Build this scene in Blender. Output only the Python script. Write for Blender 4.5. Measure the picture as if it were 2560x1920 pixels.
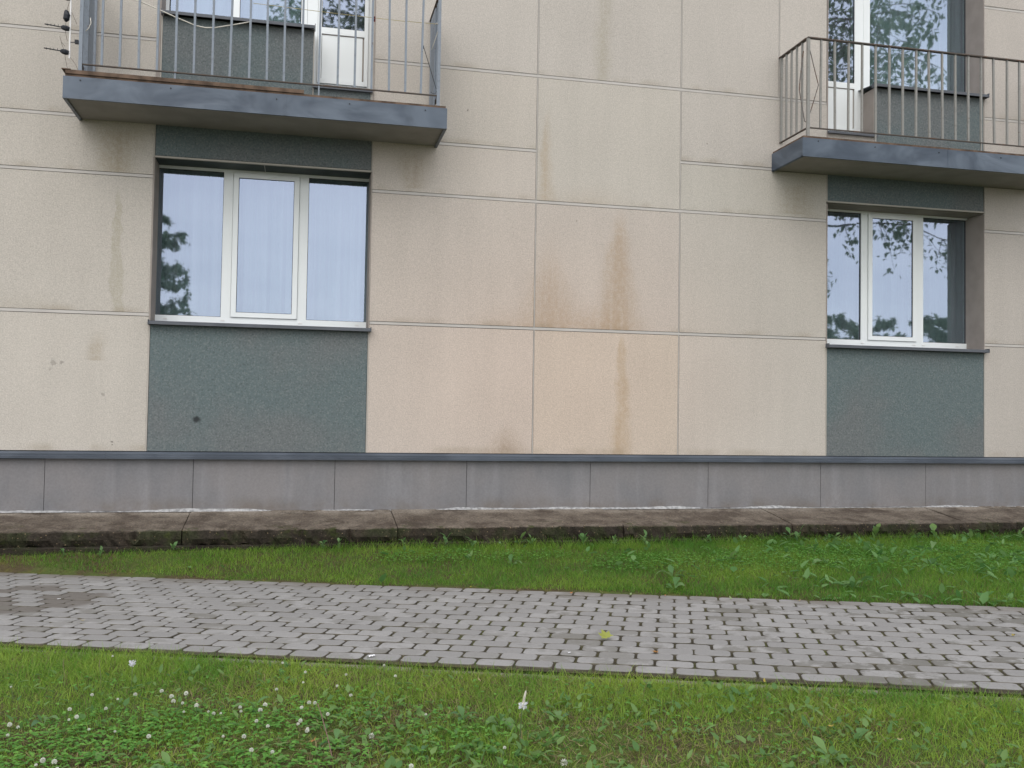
import bpy, math, random
import numpy as np
from mathutils import Vector, Matrix
R = math.radians
rng = random.Random(7); nrg = np.random.default_rng(11)
for o in list(bpy.data.objects): bpy.data.objects.remove(o)
SC = bpy.context.scene
COL = SC.collection
# ---------------------------------------------------------------- camera
cam = bpy.data.objects.new('camera', bpy.data.cameras.new('camera')); COL.objects.link(cam)
cam.data.sensor_width = 36; cam.data.lens = 2410.2/2560*36
cam.data.clip_start = .05; cam.data.clip_end = 600
ax = Vector((.9756397, -.21882243, .01561791)); au = Vector((-.02266718, -.02974106, .99930059)); af = Vector((.21820489, .97531134, .03397665))
m = Matrix((ax, au, -af)).transposed().to_4x4(); m.translation = (0, -8.2, 0)
cam.matrix_world = m
SC.camera = cam
# ---------------------------------------------------------------- sky and sun (overcast)
W = bpy.data.worlds.new('World'); SC.world = W; W.use_nodes = True
nt = W.node_tree; nt.nodes.clear()
out = nt.nodes.new('ShaderNodeOutputWorld'); bg = nt.nodes.new('ShaderNodeBackground')
sky = nt.nodes.new('ShaderNodeTexSky'); sky.sky_type = 'NISHITA'; sky.sun_disc = False
sky.sun_elevation = R(48); sky.sun_rotation = R(200); sky.dust_density = 4; sky.air_density = 1.2
tc = nt.nodes.new('ShaderNodeTexCoord')
ns = nt.nodes.new('ShaderNodeTexNoise'); ns.inputs['Scale'].default_value = 2.6; ns.inputs['Detail'].default_value = 5
rp = nt.nodes.new('ShaderNodeValToRGB')
rp.color_ramp.elements[0].position = .3; rp.color_ramp.elements[0].color = (9.6, 9.9, 11.2, 1)
rp.color_ramp.elements[1].position = .72; rp.color_ramp.elements[1].color = (14.6, 14.7, 15.0, 1)
mp = nt.nodes.new('ShaderNodeMapping'); mp.inputs['Scale'].default_value = (1, 1, 3)
mx = nt.nodes.new('ShaderNodeMix'); mx.data_type = 'RGBA'; mx.inputs[0].default_value = .85
L = nt.links.new
L(tc.outputs['Generated'], mp.inputs['Vector']); L(mp.outputs[0], ns.inputs['Vector']); L(ns.outputs['Fac'], rp.inputs['Fac'])
L(sky.outputs[0], mx.inputs[6]); L(rp.outputs[0], mx.inputs[7]); L(mx.outputs[2], bg.inputs['Color'])
bg.inputs['Strength'].default_value = .125
L(bg.outputs[0], out.inputs['Surface'])
sl = bpy.data.lights.new('sun', 'SUN'); sl.energy = .8; sl.angle = R(50); sl.color = (1, .97, .92)
sun = bpy.data.objects.new('sun', sl); COL.objects.link(sun); sun.location = (-5, -20, 20)
sun.rotation_euler = Vector((.22, .62, -.74)).to_track_quat('-Z', 'Y').to_euler()
SC.view_settings.view_transform = 'Standard'; SC.view_settings.look = 'None'
SC.view_settings.exposure = .3; SC.view_settings.gamma = 1; SC.view_settings.use_curve_mapping = False
SC.cycles.max_bounces = 8; SC.cycles.transparent_max_bounces = 12; SC.cycles.glossy_bounces = 4

# ---------------------------------------------------------------- helpers: node expressions
class X:
    def __init__(s, t, k): s.t, s.k = t, k
    def _m(s, op, *a):
        n = s.t.nodes.new('ShaderNodeMath'); n.operation = op
        for i, v in enumerate((s,)+a):
            if isinstance(v, X): s.t.links.new(v.k, n.inputs[i])
            else: n.inputs[i].default_value = v
        return X(s.t, n.outputs[0])
    def __add__(s, o): return s._m('ADD', o)
    __radd__ = __add__
    def __mul__(s, o): return s._m('MULTIPLY', o)
    __rmul__ = __mul__
    def __sub__(s, o): return s._m('SUBTRACT', o)
    def __rsub__(s, o): return (s*-1)+o
    def __truediv__(s, o): return s._m('DIVIDE', o)
    def abs(s): return s._m('ABSOLUTE')
    def max(s, o): return s._m('MAXIMUM', o)
    def min(s, o): return s._m('MINIMUM', o)
    def pow(s, o): return s._m('POWER', o)
    def ss(s, a, b, lo=0., hi=1.):
        n = s.t.nodes.new('ShaderNodeMapRange'); n.interpolation_type = 'SMOOTHSTEP'
        s.t.links.new(s.k, n.inputs[0])
        if a > b: a, b, lo, hi = b, a, hi, lo
        for i, v in zip((1, 2, 3, 4), (a, b, lo, hi)): n.inputs[i].default_value = v
        return X(s.t, n.outputs[0])
class Mat:
    def __init__(s, name, rough=.8, spec=.3):
        s.m = bpy.data.materials.new(name); s.m.use_nodes = True; s.t = s.m.node_tree
        s.b = s.t.nodes['Principled BSDF']; s.b.inputs['Roughness'].default_value = rough
        s.b.inputs['Specular IOR Level'].default_value = spec; s.P = None
    def pos(s):
        if s.P is None:
            g = s.t.nodes.new('ShaderNodeNewGeometry'); s.geo = g; s.P = g.outputs['Position']
            sp = s.t.nodes.new('ShaderNodeSeparateXYZ'); s.t.links.new(s.P, sp.inputs[0])
            s.x, s.y, s.z = (X(s.t, k) for k in sp.outputs)
        return s.P
    def noise(s, scale, detail=2, sc=None, rough=.5, dist=0, obj=False, out='Fac'):
        n = s.t.nodes.new('ShaderNodeTexNoise'); n.inputs['Scale'].default_value = scale; n.inputs['Detail'].default_value = detail
        n.inputs['Roughness'].default_value = rough; n.inputs['Distortion'].default_value = dist
        v = s.pos()
        if obj: v = s.t.nodes.new('ShaderNodeTexCoord').outputs['Object']
        if sc:
            k = s.t.nodes.new('ShaderNodeMapping'); k.inputs['Scale'].default_value = sc; s.t.links.new(v, k.inputs[0]); v = k.outputs[0]
        s.t.links.new(v, n.inputs['Vector']); return X(s.t, n.outputs[out])
    def voro(s, scale):
        n = s.t.nodes.new('ShaderNodeTexVoronoi'); n.inputs['Scale'].default_value = scale
        s.t.links.new(s.pos(), n.inputs['Vector']); return n
    def mix(s, f, a, b, mode='MIX'):
        n = s.t.nodes.new('ShaderNodeMix'); n.data_type = 'RGBA'; n.blend_type = mode
        for i, v in ((0, f), (6, a), (7, b)):
            if isinstance(v, X): s.t.links.new(v.k, n.inputs[i])
            elif isinstance(v, bpy.types.NodeSocket): s.t.links.new(v, n.inputs[i])
            elif i == 0: n.inputs[0].default_value = v
            else: n.inputs[i].default_value = (*v, 1) if len(v) == 3 else v
        return n.outputs[2]
    def gray(s, x):
        n = s.t.nodes.new('ShaderNodeCombineColor')
        for i in range(3): s.t.links.new(x.k, n.inputs[i])
        return n.outputs[0]
    def rand(s): return X(s.t, s.t.nodes.new('ShaderNodeObjectInfo').outputs['Random'])
    def ocol(s): return s.t.nodes.new('ShaderNodeObjectInfo').outputs['Color']
    def attr(s, n):
        a = s.t.nodes.new('ShaderNodeAttribute'); a.attribute_name = n; return a.outputs['Color']
    def col(s, c):
        if isinstance(c, bpy.types.NodeSocket): s.t.links.new(c, s.b.inputs['Base Color'])
        else: s.b.inputs['Base Color'].default_value = (*c, 1)
        return s
    def bump(s, h, st=.3, d=.01):
        n = s.t.nodes.new('ShaderNodeBump'); n.inputs['Strength'].default_value = st; n.inputs['Distance'].default_value = d
        s.t.links.new(h.k, n.inputs['Height']); s.t.links.new(n.outputs[0], s.b.inputs['Normal']); return s

def plain(name, c, rough=.7, var=.12, scale=6, spec=.3):
    M = Mat(name, rough, spec); n = M.noise(scale, 4)
    M.col(M.mix(n.ss(.3, .7), tuple(v*(1-var) for v in c), tuple(v*(1+var) for v in c))); return M.m

# stone-chip plaster of the cladding panels: paint colour per panel, grain, rain stains with their own shapes
def plaster():
    M = Mat('stone_chip_plaster', .9, .15); M.pos(); x, z = M.x, M.z
    base = M.ocol()
    g1 = M.noise(95, 2, rough=.7); g2 = M.noise(30, 3); big = M.noise(1.3, 3); st = M.noise(3, 3, sc=(2.2, 1, .25))
    v = (g1-.5)*.8+(g2-.5)*.16+(big-.5)*.16+(st-.5)*.12+1.0
    c = M.mix(1.0, base, M.gray(v), 'MULTIPLY')
    sp = M.voro(110); spk = X(M.t, sp.outputs['Distance']).ss(.0, .28, 1, 0)*X(M.t, sp.outputs['Color']).ss(.72, .8)
    c = M.mix(spk*.45, c, (.17, .14, .115))
    spl = X(M.t, sp.outputs['Distance']).ss(.0, .3, 1, 0)*X(M.t, sp.outputs['Color']).ss(.25, .2)
    c = M.mix(spl*.35, c, (.66, .62, .56))
    nx = M.noise(7, 3)-.5; nz = M.noise(2.5, 4, out='Fac')-.5; fine = M.noise(28, 4).ss(.25, .7, .55, 1)
    xx = x+nx*.10+nz*.10
    def plume(x0, zt, zb, wt, wb, soft=.35, fade=.12, x1=None):
        t = (zt-z)/(zt-zb); w = t*(wb-wt)+wt; xc = x0 if x1 is None else t*(x1-x0)+x0
        d = ((xx-xc)/w).abs()
        return d.ss(1.0, 1-soft*2 if soft < .5 else 0.)*(z+nz*.15).ss(zt, zt-fade*4)*z.ss(zb-.012, zb)
    S = [(plume(2.80, 1.92, .78, .06, .29, .45, .1), (.35, .25, .155), .6),
         (plume(2.84, .765, -.32, .03, .16, .5, .02), (.38, .265, .15), .55),
         (plume(2.16, 1.72, .78, .07, .42, .5, .2), (.37, .26, .165), .5),
         (plume(2.55, 1.10, .78, .45, .75, .5, .1), (.385, .26, .155), .5),
         (plume(1.78, 1.05, .78, .1, .55, .5, .1), (.37, .26, .17), .45),
         (plume(2.12, 2.80, 1.90, .03, .12, .5, .1), (.37, .28, .18), .5),
         (plume(2.63, 4.2, 3.03, .10, .13, .5, .1), (.29, .26, .18), .38),
         (plume(2.50, 2.15, 1.90, .3, .6, .5, .1), (.37, .28, .19), .35),
         (plume(-1.45, 1.82, .79, .025, .065, .22, .05, -1.40), (.30, .275, .19), .42),
         (plume(-1.45, 2.33, 1.92, .34, .22, .5, .03), (.25, .20, .11), .5),
         (plume(-2.2, 1.02, .785, .3, .7, .5, .1), (.27, .23, .15), .35),
         (plume(.95, 2.30, 1.95, .3, .15, .5, .03), (.25, .19, .11), .4),
         (plume(1.79, -.02, -.32, .05, .3, .5, .08), (.25, .17, .10), .5),
         (plume(.80, .88, .78, .3, .5, .5, .1), (.30, .19, .11), .5),
         (plume(4.55, 2.30, 1.95, .25, .3, .5, .03), (.25, .20, .11), .35),
         (plume(-1.56, .66, .40, .10, .10, .5, .05), (.30, .24, .16), .4)]
    rad = (((xx-2.25)*.62).pow(2.)+((z-.25)*.8).pow(2.)).pow(.5).ss(1.6, .1)  # broad warm colour cast of the camera, painted into the wall centre
    c = M.mix(rad*.55, c, M.mix(1., (.545, .435, .36), M.gray(v), 'MULTIPLY'))
    run = M.noise(1., 4, sc=(17, 1, .9), rough=.65).ss(.28, .62, .62, 1.)
    for msk, cc, a in S: c = M.mix((msk*fine*run*(a*1.12)), c, cc)
    # rain grime that has settled in a thin band just above each horizontal joint strip
    gr = None
    for zr in (.795, 1.918, 2.372, 3.042, -.30):
        b = (z-zr).abs().ss(.06, 0.)
        if zr == 2.372: b = b*(x-2.70).abs().ss(.66, .70)
        gr = b if gr is None else gr.max(b)
    c = M.mix(gr*M.noise(4, 3, sc=(1, 1, .4)).ss(.42, .68)*.32, c, (.25, .2, .13))
    # small dark smudges
    def blob(x0, z0, r): return (((x-x0)*(x-x0)+(z-z0)*(z-z0)).pow(.5)+nx*r*1.2+(g2-.5)*r*2.2).ss(r, r*.3)
    for x0, z0, r, a in ((-1.87, .375, .03, .3), (-1.815, .38, .028, .38), (-1.90, .32, .016, .2), (-1.42, -.25, .012, .75), (-1.42, -.27, .009, .7), (-1.50, .13, .02, .3), (1.40, 2.66, .012, .6), (3.64, 2.54, .008, .7), (2.40, 1.75, .01, .5)):
        c = M.mix(blob(x0, z0, r)*a, c, (.05, .045, .04))
    M.col(c); M.bump(g1*.7+g2*.3, .5, .004); return M.m
def dark_plaster():
    M = Mat('dark_stone_chip_plaster', .85, .25); M.pos()
    v = M.voro(95); r = X(M.t, v.outputs['Color']); big = M.noise(1.1, 3)
    c = M.mix(big.ss(.4, .62), (.112, .143, .145), (.132, .144, .144))
    c = M.mix(r.ss(.5, .95)*.42, c, (.21, .225, .215)); c = M.mix(r.ss(.35, .05)*.42, c, (.06, .078, .078))
    g = M.noise(70, 2); c = M.mix(1.0, c, M.gray((g-.5)*.6+1.0), 'MULTIPLY')
    d = ((M.x+.785)*(M.x+.785)*.6+(M.z+.062)*(M.z+.062)).pow(.5)+(M.noise(25, 2)-.5)*.03
    c = M.mix(d.ss(.034, .012)*.85, c, (.02, .021, .022))
    M.col(c); M.bump(g, .5, .004); return M.m
PL = plaster(); DP = dark_plaster()
def concrete(name, a, b, sc=3, moss=None, dirt=None, rough=.9, bmp=.3):
    M = Mat(name, rough, .2); n = M.noise(sc, 6, rough=.65); f = M.noise(sc*30, 3)
    c = M.mix(n.ss(.3, .7), a, b); c = M.mix(1., c, M.gray((f-.5)*.5+1.), 'MULTIPLY')
    if dirt: c = M.mix(M.noise(sc*1.7, 5, rough=.7).ss(.5, .68)*.7, c, dirt)
    if moss: c = M.mix(M.noise(sc*2.3, 5, rough=.7).ss(.54, .66)*.8, c, moss)
    M.col(c); M.bump(n*.6+f*.4, bmp, .01); return M
PLINTH = None
def plinth_mat():
    M = Mat('plinth_render', .8, .25); n = M.noise(1.6, 4); f = M.noise(60, 2); s = M.noise(2.2, 4, sc=(3, 1, .35))
    c = M.mix(n.ss(.35, .65), (.182, .180, .184), (.21, .200, .198)); c = M.mix(s.ss(.5, .72)*.35, c, (.265, .262, .268))
    c = M.mix(M.noise(3.5, 4, sc=(2, 1, .5)).ss(.55, .75)*.35, c, (.125, .128, .138))
    c = M.mix((M.z+(M.noise(6, 4)-.5)*.12).ss(-.66, -.80)*M.noise(2, 5, rough=.7).ss(.38, .66)*.55, c, (.13, .105, .08)); sk = M.voro(38); c = M.mix(X(M.t, sk.outputs['Distance']).ss(.14, .05)*M.z.ss(-.45, -.75)*.5, c, (.11, .09, .07))
    c = M.mix(1., c, M.gray((f-.5)*.3+1), 'MULTIPLY'); M.col(c); M.bump(f, .15, .003); return M.m
PLINTH = plinth_mat()
BEIGE = plain('beige_trim', (.40, .37, .325), .7, .06); JOINT = plain('joint_profile', (.47, .445, .41), .55, .06, 3)
REVEAL = plain('beige_reveal', (.30, .265, .235), .85, .08)
DARKGAP = plain('dark_gap', (.05, .047, .043), .95, .1)
UPVC = plain('white_upvc', (.78, .81, .80), .35, .02, 2, .5); GASK = plain('black_gasket', (.02, .022, .025), .6, .1)
def metal(name, a, b, rough=.42):
    M = Mat(name, rough, .5); n = M.noise(2.2, 3, sc=(1, 1, 1.6), dist=.6); f = M.noise(9, 4)
    c = M.mix(n.ss(.35, .65), a, b); c = M.mix(f.ss(.55, .75)*.25, c, tuple(v*.55 for v in a)); M.col(c); M.bump(n, .5, .03); return M.m
FLASH = metal('grey_coated_sheet', (.044, .062, .088), (.098, .125, .160))
PFLASH = metal('plinth_flashing_sheet', (.045, .056, .073), (.068, .082, .103), .5)
SILL = metal('sill_sheet', (.07, .078, .09), (.09, .098, .112), .5)
SOFFIT = plain('slab_soffit', (.27, .255, .235), .9, .1, 4)
def rusty(name, a, amount):
    M = Mat(name, .65, .35); n = M.noise(14, 5, rough=.7); c = M.mix(n.ss(.75-amount, .85-amount), a, (.10, .052, .03)); c = M.mix(M.noise(40, 3).ss(.5, .8)*.3, c, (.05, .04, .035)); M.col(c); return M.m
RAILB = rusty('blue_grey_paint', (.215, .245, .28), .12); RAILG = rusty('worn_grey_paint', (.25, .245, .225), .10); RUST = rusty('rusty_steel', (.085, .07, .058), .22)
BOARD = plain('weathered_board', (.115, .078, .055), .9, .4, 12)
MORTAR = plain('white_mortar', (.31, .31, .305), .85, .35, 30)
WHITEP = plain('white_paint', (.75, .74, .72), .5, .05); BLACKP = plain('black_plastic', (.016, .019, .024), .5, .2)
CORD = plain('pale_cord', (.6, .57, .5), .8, .1); YCORD = plain('yellow_cord', (.42, .36, .17), .8, .1)
DTILE = plain('dark_soffit_tile', (.055, .068, .066), .6, .15, 8)
def glass():
    m = bpy.data.materials.new('window_glass'); m.use_nodes = True; t = m.node_tree; t.nodes.clear()
    o = t.nodes.new('ShaderNodeOutputMaterial'); tr = t.nodes.new('ShaderNodeBsdfTransparent'); tr.inputs[0].default_value = (.62, .70, .68, 1)
    gl = t.nodes.new('ShaderNodeBsdfGlossy'); gl.inputs['Roughness'].default_value = .018; gl.inputs['Color'].default_value = (.70, .80, 1.0, 1)
    df = t.nodes.new('ShaderNodeBsdfDiffuse'); df.inputs[0].default_value = (.55, .6, .68, 1)
    g = t.nodes.new('ShaderNodeNewGeometry'); l = t.links.new
    n = t.nodes.new('ShaderNodeTexNoise'); n.inputs['Scale'].default_value = 1.1; n.inputs['Detail'].default_value = 2
    b = t.nodes.new('ShaderNodeBump'); b.inputs['Strength'].default_value = .055; b.inputs['Distance'].default_value = .05
    l(g.outputs['Position'], n.inputs['Vector']); l(n.outputs['Fac'], b.inputs['Height']); l(b.outputs[0], gl.inputs['Normal'])
    mp = t.nodes.new('ShaderNodeMapping'); mp.inputs['Scale'].default_value = (26, 1, .5)
    n2 = t.nodes.new('ShaderNodeTexNoise'); n2.inputs['Scale'].default_value = 1.; n2.inputs['Detail'].default_value = 3
    l(g.outputs['Position'], mp.inputs[0]); l(mp.outputs[0], n2.inputs['Vector'])
    mr = t.nodes.new('ShaderNodeMapRange'); mr.inputs[1].default_value = .42; mr.inputs[2].default_value = .8; mr.inputs[3].default_value = .03; mr.inputs[4].default_value = .12
    l(n2.outputs['Fac'], mr.inputs[0])
    fr = t.nodes.new('ShaderNodeMath'); fr.operation = 'MULTIPLY_ADD'; fr.inputs[1].default_value = -.32; fr.inputs[2].default_value = .32
    l(g.outputs['Backfacing'], fr.inputs[0])
    m1 = t.nodes.new('ShaderNodeMixShader'); m2 = t.nodes.new('ShaderNodeMixShader')
    l(mr.outputs[0], m1.inputs[0]); l(tr.outputs[0], m1.inputs[1]); l(df.outputs[0], m1.inputs[2])
    l(fr.outputs[0], m2.inputs[0]); l(m1.outputs[0], m2.inputs[1]); l(gl.outputs[0], m2.inputs[2]); l(m2.outputs[0], o.inputs[0])
    return m
GLASS = glass()

# ---------------------------------------------------------------- helpers: objects and meshes
def tag(o, label=None, cat=None, group=None, kind=None):
    for k, v in (('label', label), ('category', cat), ('group', group), ('kind', kind)):
        if v: o[k] = v
    return o
def empty(name, loc=(0, 0, 0), **k):
    o = bpy.data.objects.new(name, None); COL.objects.link(o); o.location = loc; o.empty_display_size = .1; return tag(o, **k)
def link(name, me, parent=None, loc=None, rot=None, color=None, **k):
    o = bpy.data.objects.new(name, me); COL.objects.link(o)
    if parent: o.parent = parent
    if loc is not None: o.location = loc
    if rot is not None: o.rotation_euler = rot
    if color: o.color = (*color, 1)
    return tag(o, **k)
class MB:
    def __init__(s): s.v, s.f, s.mi = [], [], []
    def add(s, v, f, mi=0):
        n = len(s.v); s.v += [tuple(p) for p in v]; s.f += [tuple(i+n for i in q) for q in f]; s.mi += [mi]*len(f); return s
    def box(s, x0, x1, y0, y1, z0, z1, mi=0, faces='LRFBDU'):
        v = [(x0, y0, z0), (x1, y0, z0), (x1, y1, z0), (x0, y1, z0), (x0, y0, z1), (x1, y0, z1), (x1, y1, z1), (x0, y1, z1)]
        F = dict(D=(0, 3, 2, 1), U=(4, 5, 6, 7), F=(0, 1, 5, 4), B=(2, 3, 7, 6), L=(3, 0, 4, 7), R=(1, 2, 6, 5))
        return s.add(v, [F[k] for k in faces], mi)
    def bar(s, p, q, w, h=None, mi=0):
        p, q = Vector(p), Vector(q); h = h or w; d = (q-p).normalized()
        a = d.cross(Vector((0, 0, 1)) if abs(d.z) < .9 else Vector((0, 1, 0))).normalized(); b = d.cross(a)
        v = [e+a*(i*w/2)+b*(j*h/2) for e in (p, q) for i, j in ((-1, -1), (1, -1), (1, 1), (-1, 1))]
        return s.add(v, [(0, 1, 2, 3), (7, 6, 5, 4), (0, 4, 5, 1), (1, 5, 6, 2), (2, 6, 7, 3), (3, 7, 4, 0)], mi)
    def tube(s, pts, r, n=6, mi=0):
        pts = [Vector(p) for p in pts]; rs = r if isinstance(r, (list, tuple)) else [r]*len(pts); v = []; prev = None
        for i, p in enumerate(pts):
            d = (pts[min(i+1, len(pts)-1)]-pts[max(i-1, 0)]).normalized()
            a = d.cross(Vector((.31, .2, .93)) if prev is None else prev).normalized() if prev is None else (prev-d*prev.dot(d)).normalized()
            prev = a; b = d.cross(a)
            v += [p+(a*math.cos(t*2*math.pi/n)+b*math.sin(t*2*math.pi/n))*rs[i] for t in range(n)]
        f = [(i*n+j, i*n+(j+1) % n, (i+1)*n+(j+1) % n, (i+1)*n+j) for i in range(len(pts)-1) for j in range(n)]
        f += [tuple(range(n))[::-1], tuple(range((len(pts)-1)*n, len(pts)*n))]
        return s.add(v, f, mi)
    def extrude_x(s, prof, x0, x1, mi=0):
        n = len(prof); v = [(x, y, z) for x in (x0, x1) for y, z in prof]
        return s.add(v, [(i, (i+1) % n, n+(i+1) % n, n+i) for i in range(n)]+[tuple(range(n))[::-1], tuple(range(n, 2*n))], mi)
    def mesh(s, name, mats, smooth=False):
        me = bpy.data.meshes.new(name); me.from_pydata(s.v, [], s.f)
        for mt in (mats if isinstance(mats, (list, tuple)) else [mats]): me.materials.append(mt)
        me.polygons.foreach_set('material_index', s.mi)
        if smooth: me.polygons.foreach_set('use_smooth', [True]*len(s.f))
        me.update(); return me
    def obj(s, name, mats, parent=None, smooth=False, fix=True, **k):
        me = s.mesh(name, mats, smooth)
        if fix:
            import bmesh
            bm = bmesh.new(); bm.from_mesh(me); bmesh.ops.recalc_face_normals(bm, faces=bm.faces); bm.to_mesh(me); bm.free()
        return link(name, me, parent, **k)

# ================================================================ GROUND
P0 = Vector((0, -3.607, 0)); TH = R(22.1); U = Vector((math.cos(TH), -math.sin(TH), 0)); V = Vector((math.sin(TH), math.cos(TH), 0))
PW = 16*.1145
def plane_z(x, y): return -1.115+.012*np.clip(x, -12, 12)
def uv(x, y): return (x*U.x+(y-P0.y)*U.y, x*V.x+(y-P0.y)*V.y)
def ground_z(x, y):
    x = np.asarray(x, float); y = np.asarray(y, float); u, v = uv(x, y); pz = plane_z(x, y)
    vw = (x*0+uv(x, -.58+0*x)[1])            # across-path coordinate of the slab edge at this x
    t = np.clip((v-PW-.03)/np.maximum(vw-PW-.03, .1), 0, 1); t = t*t*(3-2*t)
    z = pz-.022+(-1.04-(pz-.022))*t
    z = np.where((v > -.06) & (v < PW+.03), pz-.06, z)
    return z
def noise2(x, y, s, seed):
    g = np.random.default_rng(seed).random((96, 96)); X_, Y_ = x*s+40, y*s+40
    i, j = np.floor(X_).astype(int), np.floor(Y_).astype(int); a, b = X_-i, Y_-j; a = a*a*(3-2*a); b = b*b*(3-2*b)
    q = lambda i, j: g[i % 96, j % 96]
    return (q(i, j)*(1-a)+q(i+1, j)*a)*(1-b)+(q(i, j+1)*(1-a)+q(i+1, j+1)*a)*b
def fbm(x, y, s, seed): return .5*noise2(x, y, s, seed)+.3*noise2(x, y, s*2.1, seed+1)+.2*noise2(x, y, s*4.3, seed+2)

def lawn_mat():
    M = Mat('lawn_soil', .95, .1); a = M.noise(2.2, 5, rough=.65); b = M.noise(14, 4); f = M.noise(60, 3)
    c = M.mix(a.ss(.42, .62), (.066, .052, .028), (.062, .085, .022)); c = M.mix(b.ss(.5, .7)*.6, c, (.095, .088, .024))
    c = M.mix(1., c, M.gray((f-.5)*1.1+1.), 'MULTIPLY'); M.col(c); M.bump(b*.5+f*.5, .8, .02); return M.m
LAWN = lawn_mat()
xs = np.concatenate([[-70, -40, -22, -12, -7], np.arange(-4.6, 9.01, .1), [11, 15, 24, 45, 75]]); ys = np.concatenate([[-75, -50, -32, -20, -13, -9.5], np.arange(-7.6, .21, .1), [2, 12, 45]])
gx, gy = np.meshgrid(xs, ys, indexing='ij'); gz = ground_z(gx, gy)+(fbm(gx, gy, 3., 5)-.5)*.022*((uv(gx, gy)[1] < -.12) | (uv(gx, gy)[1] > PW+.1))
nx_, ny_ = gx.shape; vv = np.stack([gx, gy, gz], -1).reshape(-1, 3)
ii = np.arange(nx_*ny_).reshape(nx_, ny_); ff = np.stack([ii[:-1, :-1], ii[1:, :-1], ii[1:, 1:], ii[:-1, 1:]], -1).reshape(-1, 4)
me = bpy.data.meshes.new('lawn'); me.from_pydata(vv.tolist(), [], ff.tolist()); me.materials.append(LAWN); me.polygons.foreach_set('use_smooth', [True]*len(ff))
link('lawn', me, kind='structure')

# ---- path of rounded concrete pavers
def path_bed_mat():
    M = Mat('sandy_joint_filling', .95, .1); n = M.noise(5, 4); f = M.noise(50, 3); k = M.noise(1.1, 3)
    c = M.mix(n.ss(.4, .62), (.050, .043, .031), (.066, .062, .028)); c = M.mix(k.ss(.5, .62)*.6, c, (.075, .085, .022))
    c = M.mix(1., c, M.gray((f-.5)*.9+1), 'MULTIPLY'); M.col(c); M.bump(f, .6, .01); return M.m
def paver_mat():
    M = Mat('grey_concrete_paver', .82, .3); at = X(M.t, M.t.nodes.new('ShaderNodeAttribute').outputs['Fac']); M.t.nodes[-1].attribute_name = 'tone'; r = M.rand()*at.ss(.004, .002)+at; w = M.noise(.9, 4); b = M.noise(7, 5, rough=.7); f = M.noise(120, 2); s = M.noise(18, 4, sc=(1.2, 3, 1))
    c = M.mix(r.ss(.1, .95), (.203, .197, .188), (.258, .251, .241))
    M.pos(); u = M.x*U.x+(M.y-P0.y)*U.y
    wear = u.ss(.6, 3.2)*.5+.08                                   # the right-hand stretch is more soiled
    dirt = (b+(r-.5)*.45+(w-.5)*.5).ss(.56, .72)
    c = M.mix((dirt*(wear+.35)).min(1.), c, (.125, .119, .104)); c = M.mix(s.ss(.62, .72)*wear*.9, c, (.09, .086, .077))
    v = (M.x*V.x+(M.y-P0.y)*V.y)
    e = (v-PW).ss(-.28, .0)*M.noise(3, 3).ss(.35, .6)
    c = M.mix(e*.6, c, (.105, .087, .063))
    # patch of darker brown stones on the far left of the path
    pt = (((u+2.12)*1.3).pow(2.)+((v-1.0)*1.5).pow(2.)).pow(.5)
    c = M.mix(pt.ss(.75, .6)*r.ss(.42, .5)*.8, c, (.095, .082, .068)); c = M.mix(r.ss(.90, .93)*b.ss(.35, .6)*.6, c, (.125, .118, .10))
    c = M.mix(1., c, M.gray((f-.5)*.35+1), 'MULTIPLY'); M.col(c); M.bump(f*.4+b*.6, .25, .004); return M.m
BED = path_bed_mat(); PAV = paver_mat(); PAVS = plain('soiled_paver_edge', (.082, .073, .055), .95, .4, 9, .1)
def paver_mesh(seed):
    r_ = random.Random(seed); a, b, rad = .0848+r_.uniform(-.001, .001), .0532+r_.uniform(-.001, .001), .022+r_.uniform(-.003, .003)
    def ring(ins, z):
        pts = []
        for sx, sy, a0 in ((1, 1, 0), (-1, 1, 90), (-1, -1, 180), (1, -1, 270)):
            for k in (0, 45, 90):
                t = R(a0+k); rr = rad
                pts.append(((a-rr)*sx+math.cos(t)*rr-sx*ins*(abs(math.cos(t)) > .1), (b-rr)*sy+math.sin(t)*rr-sy*ins*(abs(math.sin(t)) > .1), z))
        return pts
    v = ring(0, -.05)+ring(0, -.010)+ring(.0025, -.003)+ring(.006, 0); f = []
    for k in range(3):
        for i in range(12): f.append((k*12+i, k*12+(i+1) % 12, (k+1)*12+(i+1) % 12, (k+1)*12+i))
    f.append(tuple(range(36, 48)))
    return v, f, [1]*24+[0]*13
path = empty('path', (P0.x, P0.y, plane_z(0, 0)), kind='structure')
def ploc(u, v, dz=0):
    p = P0+U*u+V*v; return Vector((p.x, p.y, float(plane_z(p.x, p.y))+dz))
bedm = MB(); n = 40
for i in range(n):
    u0, u1 = -7+i*.5, -6.5+i*.5
    bedm.add([ploc(u0, -.03, -.010)-path.location, ploc(u1, -.03, -.009)-path.location, ploc(u1, PW+.03, -.009)-path.location, ploc(u0, PW+.03, -.009)-path.location], [(0, 1, 2, 3)])
bedm.obj('path_bed', BED, path, kind='structure')
pm = []
for k in range(6):
    v, f, mi = paver_mesh(k); mb = MB(); mb.add(v, f); mb.mi = mi; pm.append(mb.mesh('paver', [PAV, PAVS], False))
    pm[-1].polygons.foreach_set('use_smooth', [True]*(len(f)-1)+[False])
cand = []
for row in range(16):
    v = (row+.5)*.1145; off = -.018+.0882*(row % 2)+.088
    for i in range(-36, 50):
        u = off+i*.1765; p = P0+U*u+V*v
        dx, dy = p.x, p.y+8.2; ang = math.degrees(math.atan2(dx, dy))-12.61
        cand.append((row, u, v, abs(ang) < 28.9, math.hypot(dx, dy)))
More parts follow.
